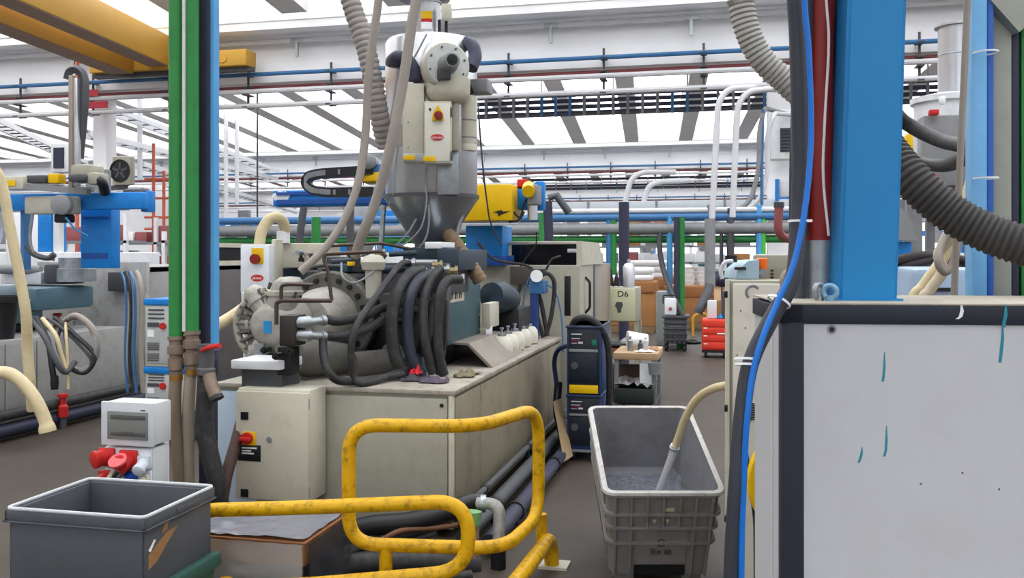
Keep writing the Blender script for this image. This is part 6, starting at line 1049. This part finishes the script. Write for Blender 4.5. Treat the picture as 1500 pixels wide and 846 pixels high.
for i, (px, y0, y1, d, r, m, lb_, ln) in enumerate(((806, 296, 400, 14, .072, M_navy, 'dark upright hose post left of the crossing pipes centre', -4), (914, 296, 421, 13, .075, M_navy, 'dark upright hose post above the D6 cabinet', 0), (892, 318, 405, 17.07, .055, M_pipeb, 'thin blue upright pipe left of the D6 post', 0), (899, 319, 402, 17.05, .06, M_grn, 'thin green upright pipe beside the blue one', 0), (981, 316, 430, 16.8, .055, M_ltblue, 'light blue upright pipe dropping to the grey cabinet', 0), (997, 318, 510, 16.5, .075, M_grn, 'green upright pipe right of the grey cabinet', 0), (991, 318, 445, 16.4, .05, M_navy, 'dark upright pipe tight beside the green one', 0), (795, 312, 360, 16, .07, M_grn, 'short green upright pipe right of the yellow robot box', 0), (463, 318, 362, 15, .075, M_grn, 'green upright pipe behind the control box hose', 0), (437, 303, 360, 14.5, .06, M_dgrey, 'dark slanted post behind the control box hose', 8), (513, 300, 362, 14, .06, M_dgrey, 'dark upright post behind the hanging grey hose', 0), (1042, 300, 333, 16.65, .08, M_mgrey, 'grey stub below the left tall conduit', 0), (1070, 305, 400, 16.57, .07, M_dgrey, 'dark upright pipe left of the operator panel', 0), (1112, 300, 372, 16.46, .06, M_ltblue, 'light blue upright pipe above the orange beacon', 0), (1118, 312, 372, 16.44, .048, mat('lime', (80, 190, 60), .5), 'lime green upright hose above the orange beacon', 0))):
    a_, b_ = P(px+ln, y0, d), P(px, y1, d); bz = V((b_.x, b_.y, 0)) if y1 < 425 and px not in (1042, 1070, 892, 899, 1112, 1118) else b_
    B().tube([bz, b_, a_] if bz != b_ else [b_, a_], r, 12).solo('drop_pipe', m, lb_, 'pipe')
t = thing('strut', 'dark diagonal strut beside the dark upright hose post', 'strut', P(806, 290, 14)); B().tube([P(803, 290, 14), P(815, 286, 14), P(834, 312, 14)], .06, 10).part('strut', M_dgrey, t)
hose([(968, 334, 16.84), (966, 360, 16.8), (972, 395, 16.7), (988, 438, 16.3), (1000, 463, 16.2), (1001, 470, 16.2)], .05, M_dgrey, 'hanging_hose', 'dark hose hanging from the crossing duct to the cart')
# ---------------------------------------------------------------- far rows of machines
pf = thing('far_machine', 'pale moulding machine with steel hopper in the far rows', 'machine', (0, 0, 0), 0, 'moulding machines in the far rows')
B().box(-.7, .7, -2.8, 2.2, 0, 1.0, .02).part('bed', M_bei2, pf); cl2 = B().box(-.85, .85, 0.2, 2.8, .0, 1.75, .03).part('clamp_guard', M_wht, pf); B().box(.84, .87, .5, 2.3, .5, 1.45).part('window', M_dgrey, cl2); B().box(-.35, .35, -2.2, 0, 1.0, 1.5, .05).part('barrel_cover', M_teal, pf)
B().lathe((0, -.9, 1.5), (0, 0, 1), [(0, 0), (.08, 0), (.35, .5), (.35, 1.3), (.3, 1.35), (0, 1.36)], 20).part('hopper', M_steel, pf)
rb_ = B().box(-.2, .2, .5, .9, 1.75, 2.5, .02).part('robot_column', M_blue, pf); B().box(-.9, 1.6, .55, .8, 2.5, 2.72, .01).part('robot_beam', M_blue, rb_); B().box(1.0, 1.4, .4, .55, 2.2, 3.2).part('robot_arm', M_mgrey, rb_)
B().box(.9, 1.3, -1.6, -1.1, 0, 1.5, .02).part('control_box', M_wht, pf)
first = True
for x, y in ((-12.0, 13.6), (-22.5, 17), (-12, 27), (-17, 27.5), (-22.5, 28), (-28, 28), (-7.5, 19), (-6, 29), (3.4, 26), (7, 27), (-3, 38), (-9, 39), (-15, 40), (-21, 40), (-27, 41), (-33, 41), (2.2, 40), (7.5, 41), (-1, 52), (-8, 53), (-16, 54), (-24, 54), (-32, 55), (4, 55), (12, 50)):
    if first: pf.location = (x, y, 0); first = False
    else: dup(pf, (x, y, 0))
# white racking far left and centre
def rack(px, d, wd, h, label):
    p = P(px, 380, d); x, y = p.x, p.y; t = thing('storage_rack', label, 'rack', (x, y, 0))
    for sx in (-wd/2, 0, wd/2-.08): B().box(x+sx, x+sx+.08, y, y+.08, 0, h).part('upright', M_wht, t)
    for z in [.3+.55*k for k in range(int(h/.55))]: B().box(x-wd/2, x+wd/2, y, y+.7, z, z+.06).part('shelf', M_mgrey, t)
    rr = random.Random(int(px*7+d)); zs = [.3+.55*k for k in range(int(h/.55))]
    for z in zs:
        xx = x-wd/2+.12
        while xx < x+wd/2-.5:
            w_ = rr.uniform(.3, .6)
            B().box(xx, xx+w_, y+.1, y+.6, z+.06, z+.06+rr.uniform(.2, .4), .01).part('bin', rr.choice([M_wht2, M_pgrey, M_mgrey, M_card, M_wht, M_dred]), t); xx += w_+rr.uniform(.05, .25)
rack(62, 20, 4.2, 2.6, 'white storage rack behind the left robot, leftmost rack'); rack(225, 22, 4.0, 2.6, 'white storage rack right of the blue left column'); rack(1010, 30, 4.5, 2.9, 'white storage rack at the far end of the aisle'); rack(330, 19, 3, 2.2, 'white storage rack behind the navy post'); rack(900, 33, 4, 3, 'tall white storage rack beyond the D6 cabinet')
